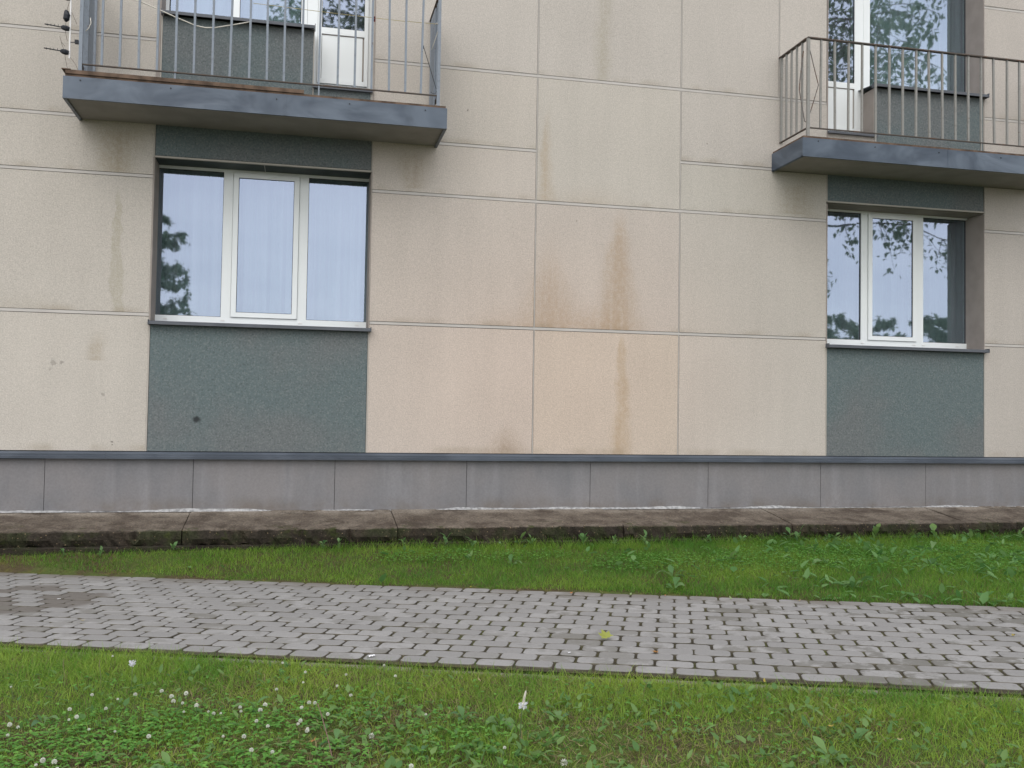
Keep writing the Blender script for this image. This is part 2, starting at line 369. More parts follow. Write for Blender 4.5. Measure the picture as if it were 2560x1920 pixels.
vis = sorted([c for c in cand if c[3]], key=lambda c: c[4]); near = set(id(c) for c in vis[:300])
massv = []; massf = []; massi = []; masst = []
tilt = math.atan(.012)
for c in cand:
    row, u, v = c[:3]
    u += rng.gauss(0, .0014); v += rng.gauss(0, .0006)
    L_ = ploc(u, v, rng.gauss(0, .0011)); rz = -TH+rng.gauss(0, .008); rx, ry = rng.gauss(0, .006), rng.gauss(0, .006)-tilt
    if id(c) in near:
        o = link('paver', pm[rng.randrange(6)], path, loc=L_-path.location, rot=(rx, ry, rz))
    else:
        vs, fs, mi = paver_mesh(rng.randrange(6)); massi += mi; masst += [rng.uniform(.02, 1)]*len(vs); M3 = Matrix.Translation(L_-path.location) @ Matrix.Rotation(rz, 4, 'Z') @ Matrix.Rotation(ry, 4, 'Y') @ Matrix.Rotation(rx, 4, 'X')
        b0 = len(massv); massv += [tuple(M3 @ Vector(p)) for p in vs]; massf += [tuple(i+b0 for i in q) for q in fs]
mb = MB(); mb.add(massv, massf); mb.mi = massi; o = mb.obj('paver_field', [PAV, PAVS], path, fix=False, kind='stuff'); o.data.attributes.new('tone', 'FLOAT', 'POINT').data.foreach_set('value', masst)
# ---- edging kerb along the near side
KERB = concrete('kerb_concrete', (.15, .135, .11), (.21, .19, .165), 4, (.05, .06, .02), (.09, .075, .05)).m
kerb = empty('kerb', ploc(0, -.05, 0), kind='structure')
for i in range(-4, 8):
    mb = MB(); u0, u1 = i*1.0-.4, i*1.0+.592; dz = rng.uniform(-.028, -.018)
    a = [ploc(u, v, d)-kerb.location for d in (-.15, dz) for u, v in ((u0, -.085), (u1, -.085), (u1, -.026), (u0, -.026))]
    mb.add(a, [(0, 3, 2, 1), (4, 5, 6, 7), (0, 1, 5, 4), (1, 2, 6, 5), (2, 3, 7, 6), (3, 0, 4, 7)]); mb.obj('kerb_stone', KERB, kerb)

# ---- concrete apron along the plinth
def apron_mat():
    M = Mat('weathered_slab', .92, .2); M.pos(); n = M.noise(3.4, 8, rough=.72); f = M.noise(70, 3); g = M.noise(9, 5, rough=.7)
    c = M.mix(n.ss(.32, .66), (.072, .056, .043), (.165, .138, .109)); c = M.mix(g.ss(.55, .68)*.6, c, (.055, .044, .034))
    nr = M.y.ss(-.2, -.05)
    c = M.mix(nr*n.ss(.35, .6)*.6, c, (.28, .245, .20))            # lighter strip at the back, along the plinth
    edge = ((M.z+.885+(g-.5)*.04)).ss(.002, -.012)                       # mossy face, much darker than the top
    c = M.mix(edge*.9, c, M.mix(M.noise(5, 4).ss(.45, .6), (.022, .018, .013), (.022, .027, .010))); c = M.mix(M.noise(6, 5, rough=.7).ss(.56, .66)*M.y.ss(-.3, -.6)*.9, c, (.035, .042, .012)); c = M.mix(M.noise(4.5, 6, rough=.72).ss(.46, .6)*M.y.ss(-.12, -.5)*.6, c, (.05, .038, .028))
    c = M.mix(X(M.t, M.voro(34).outputs['Distance']).ss(.16, .07)*.75, c, (.3, .22, .13))
    c = M.mix(1., c, M.gray((f-.5)*1.5+1), 'MULTIPLY'); M.col(c); M.bump(n*.3+g*.5+f*.3, .9, .03); return M.m
APR = apron_mat()
pavement = empty('pavement', (0, 0, -.9), kind='structure')
jx = [-5.6, -4.0, -2.42, -.81, .80, 2.67, 4.2, 5.9, 7.5, 9.1]
for i in range(len(jx)-1):
    x0, x1 = jx[i]+.004, jx[i+1]-.004; n = 44; tops = []; fr = -.60+rng.uniform(-.012, .012); dz = rng.uniform(-.006, .006)
    if x1 < 0: fr -= .015
    mb = MB(); cols = []
    for k in range(n+1):
        x = x0+(x1-x0)*k/n; e = rng.uniform(-.018, .012); w = 0 if 0 < k < n else .005
        prof = [(.03, -.803+dz), (-.25, -.838+dz+rng.uniform(-.003, .003)), (fr+e+.010+w, -.886+dz+rng.uniform(-.004, .002)), (fr+e+w, -.896+dz+rng.uniform(-.006, .004)), (fr+e*1.5+rng.uniform(-.008, .01), -.95), (fr+rng.uniform(.0, .025), -.996+rng.uniform(-.01, .01)), (.03, -.996)]
        cols.append([(x, y, z+.9) for y, z in prof])
    v = [p for c_ in cols for p in c_]; P_ = 7
    f = [(k*P_+j, k*P_+(j+1) % P_, (k+1)*P_+(j+1) % P_, (k+1)*P_+j) for k in range(n) for j in range(P_)]
    f += [tuple(range(P_)), tuple(range(n*P_, (n+1)*P_))[::-1]]
    mb.add(v, f); mb.obj('concrete_slab', APR, pavement)
mb = MB(); v = []
for k in range(140):
    x = -5.6+k*.106; e = rng.uniform(-.02, .02)
    v += [(x, -.56+e, -.098), (x, -.612+e, -.104+e*.3), (x, -.60+e, -.22)]
v = [(x, y, z) for x, y, z in v]
f = [(k*3+j, k*3+3+j, k*3+4+j, k*3+1+j) for k in range(139) for j in range(2)]
mb.add([(x, y, (-.098 if i % 3 == 0 else z)) for i, (x, y, z) in enumerate(v)], f); mb.obj('footing', APR, pavement)

# ================================================================ BUILDING
bld = empty('apartment_building', (2.8, 0, -.8), label='beige panel apartment block with dark grey window bays, grey plinth and two balconies', cat='building')
BL = Vector(bld.location)
def part(mb, name, mats, parent=None, **k):
    o = mb.obj(name, mats, parent or bld, **k)
    if parent is None: o.location = -BL
    return o
def part_empty(name, loc):
    o = empty(name, Vector(loc)-BL); o.parent = bld; return o
def sub(mb, name, mats, par, **k):
    o = mb.obj(name, mats, par, **k); o.location = -(Vector(par.location)+BL); return o
LX0, LX1, RX0, RX1 = -1.16, .580, 4.868, 6.571
# core wall with the bay openings left free
mb = MB(); BK = (.02, .29)
for x0, x1 in ((-7, LX0-.012), (LX1+.010, RX0-.010), (RX1+.008, 13)):
    mb.box(x0, x1, .021, .29, -1.2, 6.2, 1, 'F'); mb.box(x0, x1, .021, .29, -1.2, 6.2, 0, 'LRBDU')
for x0, x1 in ((LX0-.012, LX1+.010), (RX0-.010, RX1+.008)):
    for z0, z1 in ((-1.2, .70), (2.075, 2.52), (4.83, 6.2)):
        mb.box(x0, x1, .021, .30, z0, z1, 1, 'F'); mb.box(x0, x1, .021, .30, z0, z1, 0, 'BDU')
part(mb, 'core_wall', [REVEAL, DARKGAP])
mb = MB(); mb.box(-7, 13, 5.9, 6.1, -1.2, 6.2); mb.box(-7.2, -7, 0.03, 6.1, -1.2, 6.2); mb.box(13, 13.2, .03, 6.1, -1.2, 6.2); mb.box(-7.2, 13.2, .03, 6.1, 6.2, 6.4)
part(mb, 'outer_wall', [REVEAL])
# reveal jambs: thin plaster returns lining the openings
for a, b, s in ((LX0-.012, LX0, 1), (LX1, LX1+.010, -1), (RX0-.010, RX0, 1), (RX1, RX1+.008, -1)):
    for z0, z1 in ((.73, 2.06), (2.50, 4.81)): mb = MB(); mb.box(a, b, -.004, .29, z0, z1); part(mb, 'reveal', [REVEAL])
# cladding panels
NEU = (.464, .429, .377); COOL = (.448, .410, .366)
zr = [-.321, .778, 1.901, 2.353, 3.023, 4.14, 5.25, 6.2]
cols = [(-6, -4.5, NEU), (-4.5, -2.9, NEU), (-2.9, LX0-.012, NEU), (LX1+.010, 2.026, None), (2.026, 3.381, None), (3.381, RX0-.010, None), (RX1+.008, 8.02, COOL), (8.02, 9.6, COOL), (9.6, 11.2, COOL)]
tint = {(3, 0): (0.488, 0.432, 0.378), (3, 1): (0.477, 0.427, 0.375), (3, 2): (0.473, 0.427, 0.375), (3, 3): (0.467, 0.427, 0.373), (4, 0): (0.490, 0.423, 0.345), (4, 1): (0.477, 0.427, 0.375), (4, 2): (0.467, 0.432, 0.378), (5, 0): (0.475, 0.434, 0.382), (5, 1): (0.464, 0.427, 0.375), (5, 2): (0.456, 0.426, 0.372)}
GA, GB = .0145, .0165; pi = 0
for ci, (x0, x1, cc) in enumerate(cols):
    rows = list(range(len(zr)-1)); ri = 0
    while ri < len(rows):
        r1 = ri+1
        if ci == 4 and ri == 2: r1 = 4
        z0, z1 = zr[ri]+(GA if ri else .001), zr[r1]-(GB if r1 < len(zr)-1 else 0)
        segs = [(x0+.007, x1-.007)]
        if ci == 5 and ri >= 4: segs = [(x0+.007, 4.353), (4.367, x1-.007)]
        if ci in (2,): segs = [(x0+.007, x1-.001)]
        if ci == 3: segs = [(x0+.001, x1-.007)]
        if ci == 5 and ri < 4: segs = [(x0+.007, x1-.001)]
        if ci == 6: segs = [(x0+.001, x1-.007)]
        base = cc or tint.get((ci, ri)) or COOL if (cc or (ci, ri) in tint) else (.464, .428, .381)
        for a, b in segs:
            k = rng.uniform(.975, 1.025); dy = rng.uniform(-.0012, .0012)
            mb = MB(); mb.box(a, b, dy, .0195, z0, z1)
            part(mb, 'wall_panel', [PL], color=tuple(v*k for v in base))
        ri = r1
# horizontal joint strips, recessed with a shadow gap each side
def hstrip(x0, x1, z):
    mb = MB(); mb.extrude_x([(.0035, z-.0115), (.0035, z+.0115), (.0205, z+.0115), (.0205, z-.0115)], x0, x1); part(mb, 'joint_strip', [JOINT])
for zi in (1, 2, 3, 4, 5, 6):
    z = zr[zi]; r_ = [(-6, LX0-.014), (LX1+.012, RX0-.012), (RX1+.010, 11.2)]
    if zi == 3: r_ = [(-6, LX0-.014), (LX1+.012, 2.021), (3.386, RX0-.012), (RX1+.010, 11.2)]
    for a, b in r_: hstrip(a, b, z)
def vstrip(x, z0, z1):
    mb = MB(); mb.box(x-.0028, x+.0052, .004, .0205, z0, z1); part(mb, 'joint_strip', [JOINT])
for x in (-4.5, -2.9, 2.026, 3.381, 8.02, 9.6):
    for i in range(len(zr)-1):
        if x in (2.026, 3.381) and i in (2, 3):
            if i == 2: vstrip(x, zr[2]+.012, zr[4]-.012)
            continue
        vstrip(x, zr[i]+(.012 if i else .0), zr[i+1]-.012)
vstrip(4.36, zr[4]+.012, zr[5]-.012); vstrip(4.36, zr[5]+.012, zr[6]-.012)
# beige corner beads beside the dark bays
for x0, x1, z0, z1 in ((LX0-.012, LX0-.001, -.32, .70), (LX1+.001, LX1+.010, -.32, .70), (RX0-.010, RX0-.001, -.32, .70), (RX1+.001, RX1+.008, -.32, .70),
                       (LX0-.012, LX0-.001, 2.062, 2.5), (LX1+.001, LX1+.010, 2.062, 2.5), (RX0-.010, RX0-.001, 2.083, 2.5)):
    mb = MB(); mb.box(x0, x1, -.003, .0205, z0, z1); part(mb, 'corner_bead', [BEIGE])
# dark bay panels
for x0, x1, z0, z1 in ((LX0, LX1, -.320, .698), (RX0, RX1, -.320, .696), (LX0, LX1, 2.076, 2.496), (RX0, RX1, 2.090, 2.496)):
    mb = MB(); mb.box(x0+.002, x1-.002, .0, .02, z0, z1); part(mb, 'bay_panel', [DP])
# lintels: light drip strip and dark soffit tiles
for x0, x1, z in ((LX0, LX1, 2.062), (RX0, RX1, 2.082)):
    mb = MB(); mb.box(x0+.001, x1-.001, -.006, .022, z-.004, z+.009); part(mb, 'drip_strip', [BEIGE])
    xm_ = -.30 if x0 < 0 else 5.75
    for a, b in ((x0+.001, xm_-.003), (xm_+.003, x1-.001)):
        mb = MB(); mb.box(a, b, .001, .25, z-.0025, z+.012); part(mb, 'soffit_tile', [DTILE])
    mb = MB(); mb.box(xm_-.0025, xm_+.0025, .004, .25, z-.0035, z+.01); part(mb, 'soffit_joint', [JOINT])

# ---- windows
def ring(mb, x0, x1, z0, z1, w, y0, y1, wb=None, wt=None):
    wb = w if wb is None else wb; wt = w if wt is None else wt
    mb.box(x0, x1, y0, y1, z0, z0+wb).box(x0, x1, y0, y1, z1-wt, z1).box(x0, x0+w, y0, y1, z0+wb, z1-wt).box(x1-w, x1, y0, y1, z0+wb, z1-wt); return mb
def pane(win, x0, x1, z0, z1, y, n=1):
    mb = MB(); t = rng.uniform(-.0012, .0012)
    mb.add([(x0, y+t, z0), (x1, y-t, z0), (x1, y+.008, z0), (x0, y+.008, z0), (x0, y-t, z1), (x1, y+t, z1), (x1, y+.008, z1), (x0, y+.008, z1)],
           [(0, 3, 2, 1), (4, 5, 6, 7), (0, 1, 5, 4), (2, 3, 7, 6), (3, 0, 4, 7), (1, 2, 6, 5)])
    sub(mb, 'pane', [GLASS], win)
    g = MB(); ring(g, x0-.002, x1+.002, z0-.002, z1+.002, .006, y-.006, y+.012); sub(g, 'gasket', [GASK], win)
def window(x0, x1, z0, z1, y, mull, sash, caps, wb=.055, wt=.024, left=.022, right=.022, lname='window'):
    w = part_empty('window', ((x0+x1)/2, y, z0)); yf = y
    mb = MB(); mb.box(x0, x1, yf, yf+.06, z0, z0+wb).box(x0, x1, yf, yf+.06, z1-wt, z1).box(x0, x0+left, yf, yf+.06, z0+wb, z1-wt).box(x1-right, x1, yf, yf+.06, z0+wb, z1-wt)
    sub(mb, 'frame', [UPVC], w)
    for a, b in mull:
        mb = MB(); mb.box(a, b, yf+.0005, yf+.058, z0+wb, z1-wt); sub(mb, 'mullion', [UPVC], w)
    edges = [x0+left]+[e for ab in mull for e in ab]+[x1-right]
    for i in range(0, len(edges), 2):
        a, b = edges[i], edges[i+1]
        if i//2 == sash:
            mb = MB(); ring(mb, a+.003, b-.003, z0+wb+.003, z1-wt-.003, .043, yf-.014, yf+.05, .040, .040); sub(mb, 'sash', [UPVC], w)
            pane(w, a+.046, b-.046, z0+wb+.043, z1-wt-.043, yf-.002)
        else: pane(w, a, b, z0+wb, z1-wt, yf+.02)
    for cx in caps:
        mb = MB(); mb.box(cx-.016, cx+.016, yf-.006, yf+.002, z0+.022, z0+.028).box(cx-.012, cx+.012, yf-.004, yf+.002, z0+.028, z0+.031); sub(mb, 'drain_cap', [WHITEP], w)
    return w
RV = .25
window(-1.20, .625, .748, 2.060, RV, [(-.637, -.560), (-.008, .067)], 1, [-1.08, -.62, .02, .5], left=.03, right=.03)
window(4.862, 6.602, .750, 2.080, RV, [(5.386, 5.455), (5.997, 6.076)], 1, [5.40, 5.97, 6.08, 6.46], left=.026, right=.028)
window(-1.165, .02, 3.262, 4.81, RV, [(-.603, -.545)], -1, [], left=.05, right=.05, wb=.03)
window(5.405, 6.604, 3.255, 4.81, RV, [], -1, [], left=.068, right=.03, wb=.02)
# balcony doors
def door(x0, x1, zb, zm0, zm1, gx0, gx1):
    d = part_empty('balcony_door', ((x0+x1)/2, RV, zb)); y = RV
    mb = MB(); mb.box(x0, gx0-.035, y, y+.06, zb, 4.81).box(gx1+.035, x1, y, y+.06, zb, 4.81).box(gx0-.035, gx1+.035, y, y+.06, zb, zb+.018).box(gx0-.035, gx1+.035, y, y+.06, 4.77, 4.81); sub(mb, 'frame', [UPVC], d)
    mb = MB(); a, b = gx0-.033, gx1+.033; yy = y-.014
    mb.box(a, gx0, yy, y+.05, zb+.02, 4.768).box(gx1, b, yy, y+.05, zb+.02, 4.768).box(gx0, gx1, yy, y+.05, zm0+.012, zm1).box(gx0, gx1, yy, y+.05, zb+.02, zb+.06).box(gx0, gx1, yy, y+.05, 4.72, 4.768); sub(mb, 'leaf', [UPVC], d)
    mb = MB(); mb.box(gx0+.004, gx1-.014, y-.004, y+.03, zb+.061, zm0+.004); sub(mb, 'door_panel', [UPVC], d)
    mb = MB(); mb.box(gx0+.002, gx1-.002, y-.006, y+.02, zm0+.005, zm0+.0115).box(gx1-.013, gx1-.002, y-.002, y+.02, zb+.07, zm0); sub(mb, 'groove', [REVEAL], d)
    pane(d, gx0, gx1, zm1, 4.72, y+.002); return d
door(.022, .63, 2.848, 3.290, 3.358, .146, .513)
door(4.862, 5.403, 2.822, 3.266, 3.333, 4.972, 5.298)
# sills with a folded lip and end caps
def sill(x0, x1, z, y1=RV+.002, y0=-.052):
    mb = MB(); mb.extrude_x([(y0, z-.024), (y0-.006, z-.024), (y0-.006, z+.001), (y0, z+.004), (y1, z+.032), (y1, z+.026), (y0+.004, z-.003)], x0, x1)
    for xe in (x0-.006, x1+.001): mb.box(xe, xe+.005, y0-.010, y1-.26+.02, z-.026, z+.014)
    part(mb, 'window_sill', [SILL])
sill(LX0-.006, LX1+.018, .721); sill(RX0-.008, RX1+.012, .721); sill(-1.131, .083, 3.248); sill(5.346, RX1+.012, 3.240)
# spandrels under the upper windows, standing in front of the recessed doors
def spandrel(x0, x1, z0, z1, beadL, beadR):
    mb = MB(); mb.box(x0, x1, .0, .02, z0, z1); part(mb, 'bay_panel', [DP])
    mb = MB(); mb.box(x0+.001, x1-.001, .0205, .30, z0, z1+.01); part(mb, 'spandrel_wall', [REVEAL])
    if beadL: mb = MB(); mb.box(x0-.012, x0-.001, -.003, .02, z0, z1); part(mb, 'corner_bead', [BEIGE])
    if beadR: mb = MB(); mb.box(x1+.001, x1+.008, -.003, .02, z0, z1); part(mb, 'corner_bead', [BEIGE])
spandrel(-1.128, .076, 2.502, 3.226, True, True); spandrel(5.380, RX1-.004, 2.502, 3.218, True, True)
mb = MB(); mb.box(-1.16, -1.142, -.001, .29, 2.502, 4.8); part(mb, 'reveal', [REVEAL])
# door thresholds
for x0, x1, z, c in ((.086, .560, 2.742, DP), (4.87, 5.366, 2.742, PL)):
    mb = MB(); mb.box(x0, x1, .0, .24, 2.502, z); part(mb, 'threshold_panel', [c], color=(.40, .37, .33))
    mb = MB(); mb.extrude_x([(-.035, z-.008), (-.035, z+.012), (RV-.002, z+.08), (RV-.002, z+.004)], x0-.008, x1+.016); part(mb, 'door_sill', [SILL])
mb = MB(); mb.box(.561, .589, .0005, .0206, 2.502, 4.8); part(mb, 'corner_bead', [PL], color=(.41, .385, .335))
# rooms behind the glass
ROOM = plain('room_wall', (.16, .155, .15), .9, .1)
for x0, x1, z0, z1 in ((-2.2, 2.2, -.3, 2.25), (-2.2, 2.2, 2.5, 5.0), (4.2, 8.2, -.3, 2.25), (4.2, 8.2, 2.5, 5.0)):
    mb = MB(); mb.box(x0, x1, .305, 4.2, z0, z1, 0, 'LRBDU'); me = mb.mesh('room', [ROOM]); me.flip_normals(); o = link('room', me, bld); o.location = -BL
# plinth
for i in range(-3, 12):
    P_ = [-1.914, -.8, .331, 1.449, 2.561, 3.684, 4.816, 5.934, 7.05]
    full = [P_[0]-1.117*k for k in range(3, 0, -1)]+P_+[P_[-1]+1.117*k for k in range(1, 4)]
    if i+4 >= len(full): break
    x0, x1 = full[i+3], full[i+4]
    mb = MB(); mb.box(x0+.0022, x1-.0022, .012+rng.uniform(-.001, .001), .04, -.80, -.378); part(mb, 'plinth_panel', [PLINTH])
mb = MB(); mb.box(-6, 11, .022, .06, -1.15, -.37); part(mb, 'plinth_core', [DARKGAP])
# flashing over the plinth, in lengths
fx = [-5.3, -3.4, -1.46, .50, 2.45, 4.42, 6.38, 8.3, 10.2]
for a, b in zip(fx[:-1], fx[1:]):
    mb = MB(); mb.extrude_x([(.02, -.323), (-.012, -.328), (-.030, -.343), (-.030, -.358), (-.036, -.362), (-.036, -.383), (-.030, -.383), (-.029, -.366), (-.024, -.346), (.02, -.337)], a, b-.001); part(mb, 'flashing', [PFLASH])
mb = MB(); mb.box(-6, 11, .0125, .024, -.39, -.322); part(mb, 'flashing_gap', [DARKGAP])
# smeared mortar along the foot of the plinth
mb = MB(); v = []; f = []; n = 520
for k in range(n):
    x = -4.5+k*.027; h = max(0., noise2(np.array([x]), np.array([0.]), 2.1, 31)[0]-.40)*.036*(.6+.4*noise2(np.array([x]), np.array([3.]), 14, 33)[0])+.004*noise2(np.array([x]), np.array([5.]), 25, 37)[0]
    zb = -.806; v += [(x, -.010-h*.45, zb), (x, -.004-h*.3, zb+h*.6), (x, .0115, zb+h+.002)]
f = [(k*3+j, k*3+3+j, k*3+4+j, k*3+1+j) for k in range(n-1) for j in range(2)]
mb.add(v, f); part(mb, 'mortar_strip', [MORTAR])

# ---- balconies
def balcony(x0, x1, zoff, rail, screws, seam, bars, posts, side_n, board):
    b = part_empty('balcony', ((x0+x1)/2, -.3, 2.31+zoff)); zb, zf, zt = 2.312+zoff, 2.478+zoff, 2.497+zoff; D = .566
    mb = MB(); mb.box(x0+.012, x1-.012, -D+.008, .012, zb+.012, zt); sub(mb, 'slab', [SOFFIT, BOARD], b)
    me = b.children[0].data
    for p in me.polygons:
        if p.center.z > zb+.05 and abs(p.normal.z) < .3: p.material_index = 1
    t = .006; segs = [x0, seam, x1]
    for a, c in zip(segs[:-1], segs[1:]):
        mb = MB(); mb.extrude_x([(-D, zb), (-D+.018, zb), (-D+.018, zb+.011), (-D+.005, zb+.012), (-D+.005, zf), (-D, zf)], a, c-.0008); sub(mb, 'fascia', [FLASH], b)
    for xa in (x0, x1-t):
        mb = MB(); mb.box(xa, xa+t, -D+.0055, .0, zb, zf-.002); mb.box(xa-.0 if xa == x0 else xa-.018, xa+.024 if xa == x0 else xa+t, -D+.02, .0, zb-.0015, zb+.004); sub(mb, 'end_fascia', [FLASH], b)
    mb = MB(); mb.box(seam-.008, seam+.008, -D-.0025, -D-.0005, zb+.001, zf); sub(mb, 'seam_cover', [FLASH], b)
    for sx, sz in screws:
        mb = MB(); mb.tube([(sx, -D-.004, sz), (sx, -D, sz)], .0055, 8); sub(mb, 'screw', [GASK], b)
    if board:
        mb = MB(); mb.box(x0+.015, .006, -D-.002, -D+.10, zt+.0005, zt+.03); sub(mb, 'edge_board', [BOARD], b)
        mb = MB(); mb.box(x0-.012, x0+.05, -D-.006, -D+.14, zt+.030, zt+.036); sub(mb, 'board_cap', [BOARD], b)
    yr = -D+.06; zr0, zr1 = 2.594+zoff*.6, 3.405
    mb = MB(); mb.box(posts[0], posts[1], yr-.010, yr+.010, zr0-.004, zr0+.004); sub(mb, 'bottom_rail', [RUST], b)
    mb = MB(); mb.box(posts[0]-.012, posts[1]+.012, yr-.018, yr+.018, zr1, zr1+.010); sub(mb, 'top_rail', [RUST], b)
    for px in posts:
        mb = MB(); mb.box(px-.0125, px+.0125, yr-.0125, yr+.0125, zt, zr1); sub(mb, 'post', [rail], b)
        mb = MB(); mb.box(px-.010, px+.010, yr+.02, .0, zr0-.004, zr0+.004); sub(mb, 'side_bottom_rail', [RUST], b)
        mb = MB(); mb.box(px-.018, px+.018, yr+.019, .0, zr1, zr1+.010); sub(mb, 'side_top_rail', [RUST], b)
        for k in range(side_n):
            y = yr+.02+(0-.02-yr-.01)*(k+1)/side_n-.01
            mb = MB(); mb.box(px-.008, px+.008, y-.008, y+.008, zr0+.003, zr1) if k < side_n-1 else mb.box(px-.009, px+.009, y-.009, y+.009, zr0-.01, zr1); sub(mb, 'baluster', [rail], b)
    for i, bx in enumerate(bars):
        lo = zr0+.003; ex = bx
        mb = MB(); l0, l1 = rng.gauss(0, .003), rng.gauss(0, .003)
        mb.bar((ex+l0, yr, lo), (ex+l1, yr, zr1), .0165, .0165); sub(mb, 'baluster', [rail], b)
        if i % 8 == 4:
            mb = MB(); mb.box(ex-.006, ex+.006, yr-.006, yr+.006, zt, zr0-.005); sub(mb, 'foot', [rail], b)
    return b
lb = [-1.49, -1.36, -1.227, -1.09, -.96, -.827, -.69, -.553, -.411, -.284, -.152, -.014, .12, .262, .396, .529, .664, .799, .93]
balL = balcony(-1.740, 1.138, 0, RAILB, [(-1.62, 2.452), (-.98, 2.45), (-.20, 2.435), (.36, 2.447), (.96, 2.447)], -.135, lb, (-1.636, 1.070), 5, True)
rb = [4.496+.1369*i for i in range(19)]
balR = balcony(4.289, 7.165, .016, RAILG, [(4.44, 2.47), (5.0, 2.46), (5.65, 2.46), (6.3, 2.46)], 5.75, rb, (4.373, 7.08), 5, False)
# the left balcony carries old steel flats at its side railing
mb = MB(); mb.box(-1.625, -1.600, -.44, -.40, 2.50, 3.36); sub(mb, 'side_flat', [RAILB], balL)
mb = MB(); mb.box(1.048, 1.056, -.40, -.16, 2.50, 3.36); sub(mb, 'side_flat', [RAILB], balL)
mb = MB(); mb.box(-1.632, -1.626, -.38, -.14, 2.50, 3.36); sub(mb, 'side_flat', [RAILB], balL)

# ---- things on the balconies
an = empty('tv_antenna', (-1.737, -.40, 2.9), label='white antenna boom with black plastic elements beside the left balcony railing', cat='antenna')
def asub(mb, n, m): o = mb.obj(n, m, an); o.location = -Vector(an.location); return o
mb = MB(); mb.bar((-1.737, -.40, 2.665), (-1.742, -.40, 3.55), .010); asub(mb, 'boom', [WHITEP])
for z in (2.712, 2.895, 3.13):
    mb = MB(); mb.tube([(-1.742, -.40, z-.004), (-1.765, -.402, z-.001), (-1.79, -.404, z+.003), (-1.803, -.405, z+.004)], [.016, .022, .018, .008], 8); asub(mb, 'clamp', [BLACKP])
    mb = MB(); mb.tube([(-1.80, -.405, z+.004), (-1.915, -.415, z+.012)], .0042, 6)
    for k in range(4): mb.tube([(-1.82-k*.026, -.41, z+.002), (-1.82-k*.026, -.41, z+.02)], .0022, 5)
    asub(mb, 'element', [BLACKP])
mb = MB(); mb.tube([(-1.770, -.40, 2.945), (-1.768, -.40, 2.965), (-1.763, -.40, 2.995), (-1.770, -.40, 3.025), (-1.775, -.40, 3.035)], [.008, .024, .026, .016, .006], 9); asub(mb, 'dipole_box', [BLACKP])
mb = MB(); mb.tube([(-1.737, -.40, 2.79), (-1.69, -.42, 2.788)], .0035, 6); mb.box(-1.697, -1.672, -.435, -.41, 2.775, 2.803); asub(mb, 'bracket', [BLACKP])
mb = MB(); 
for p in ([(-1.77, -.40, 2.94), (-1.775, -.4, 2.90), (-1.77, -.4, 2.86), (-1.755, -.4, 2.80)], [(-1.81, -.4, 2.83), (-1.79, -.4, 2.76), (-1.775, -.4, 2.72), (-1.765, -.4, 2.66), (-1.745, -.4, 2.57)], [(-1.735, -.4, 2.68), (-1.69, -.42, 2.62), (-1.66, -.45, 2.56)], [(-1.80, -.4, 2.79), (-1.77, -.4, 2.755)], [(-1.73, -.4, 3.02), (-1.69, -.41, 2.93)], [(-1.75, -.4, 3.1), (-1.765, -.4, 3.03)]):
    mb.tube(p, .0016, 5)
tag(mb.obj('dry_creeper', [plain('dry_twig', (.12, .10, .08), .9)]), 'thin dry twining twigs caught on the white antenna boom', 'dry twigs')
mb = MB(); mb.tube([(-1.42, -.50, 3.16), (-1.2, -.50, 3.11), (-1.10, -.50, 3.075), (-.98, -.50, 3.03), (-.82, -.50, 2.975), (-.75, -.497, 2.968), (-.68, -.497, 2.975), (-.55, -.497, 3.01), (-.41, -.497, 3.05)], .0042, 6)
tag(mb.obj('cord', [CORD], smooth=True), 'pale cord sagging across the bars of the left balcony', 'cord')
mb = MB(); mb.tube([(-.4, -.47, 3.21), (.3, -.47, 3.196), (.75, -.47, 3.192), (1.06, -.47, 3.197)], .0022, 5)
tag(mb.obj('clothes_line', [YCORD]), 'thin yellow washing line strung inside the left balcony railing', 'washing line')
pg = empty('clothes_peg', (.545, -.47, 3.185), label='red and black clothes peg hanging on the yellow washing line', cat='peg')
mb = MB(); mb.box(-.009, .009, -.006, .006, -.02, .02); mb.obj('peg_body', [plain('red_plastic', (.35, .03, .03), .5)], pg)
mb = MB(); mb.box(-.006, .006, -.0085, -.0062, -.017, -.002).box(-.006, .006, -.0085, -.0062, .004, .016); mb.obj('spring', [GASK], pg)
mb = MB(); mb.tube([(-1.585, -.46, 2.97), (-1.58, -.46, 2.93), (-1.595, -.46, 2.89), (-1.615, -.46, 2.865)], .0035, 6)
tag(mb.obj('cord', [CORD], smooth=True), 'short white rope end tied to the left end of the balcony railing', 'cord')
mb = MB(); mb.tube([(1.03, -.46, 3.19), (1.05, -.48, 3.20), (1.072, -.50, 3.185), (1.06, -.48, 3.13), (1.04, -.44, 3.06), (1.02, -.42, 3.0)], .003, 6)
tag(mb.obj('cord', [CORD], smooth=True), 'whitish string looped round the right corner post of the left balcony', 'cord')
mb = MB(); mb.tube([(.945, -.49, 2.995), (1.055, -.49, 2.655)], .0026, 6).tube([(.944, -.49, 3.0), (.946, -.49, 2.975)], .005, 6).tube([(1.01, -.49, 2.625), (1.03, -.49, 2.613), (1.05, -.49, 2.618), (1.064, -.49, 2.65)], .002, 5)
tag(mb.obj('wire', [GASK]), 'dark wire slanting across the last bars of the left balcony', 'wire')
BENT = rusty('bent_steel', (.15, .14, .13), .3)
mb = MB(); mb.tube([(4.345, -.47, 3.30), (4.33, -.44, 3.05), (4.325, -.44, 2.95), (4.345, -.46, 2.78), (4.36, -.47, 2.67), (4.372, -.48, 2.66)], .005, 6)
tag(mb.obj('wire', [BENT]), 'bent flat wire left of the corner post on the right balcony', 'wire')
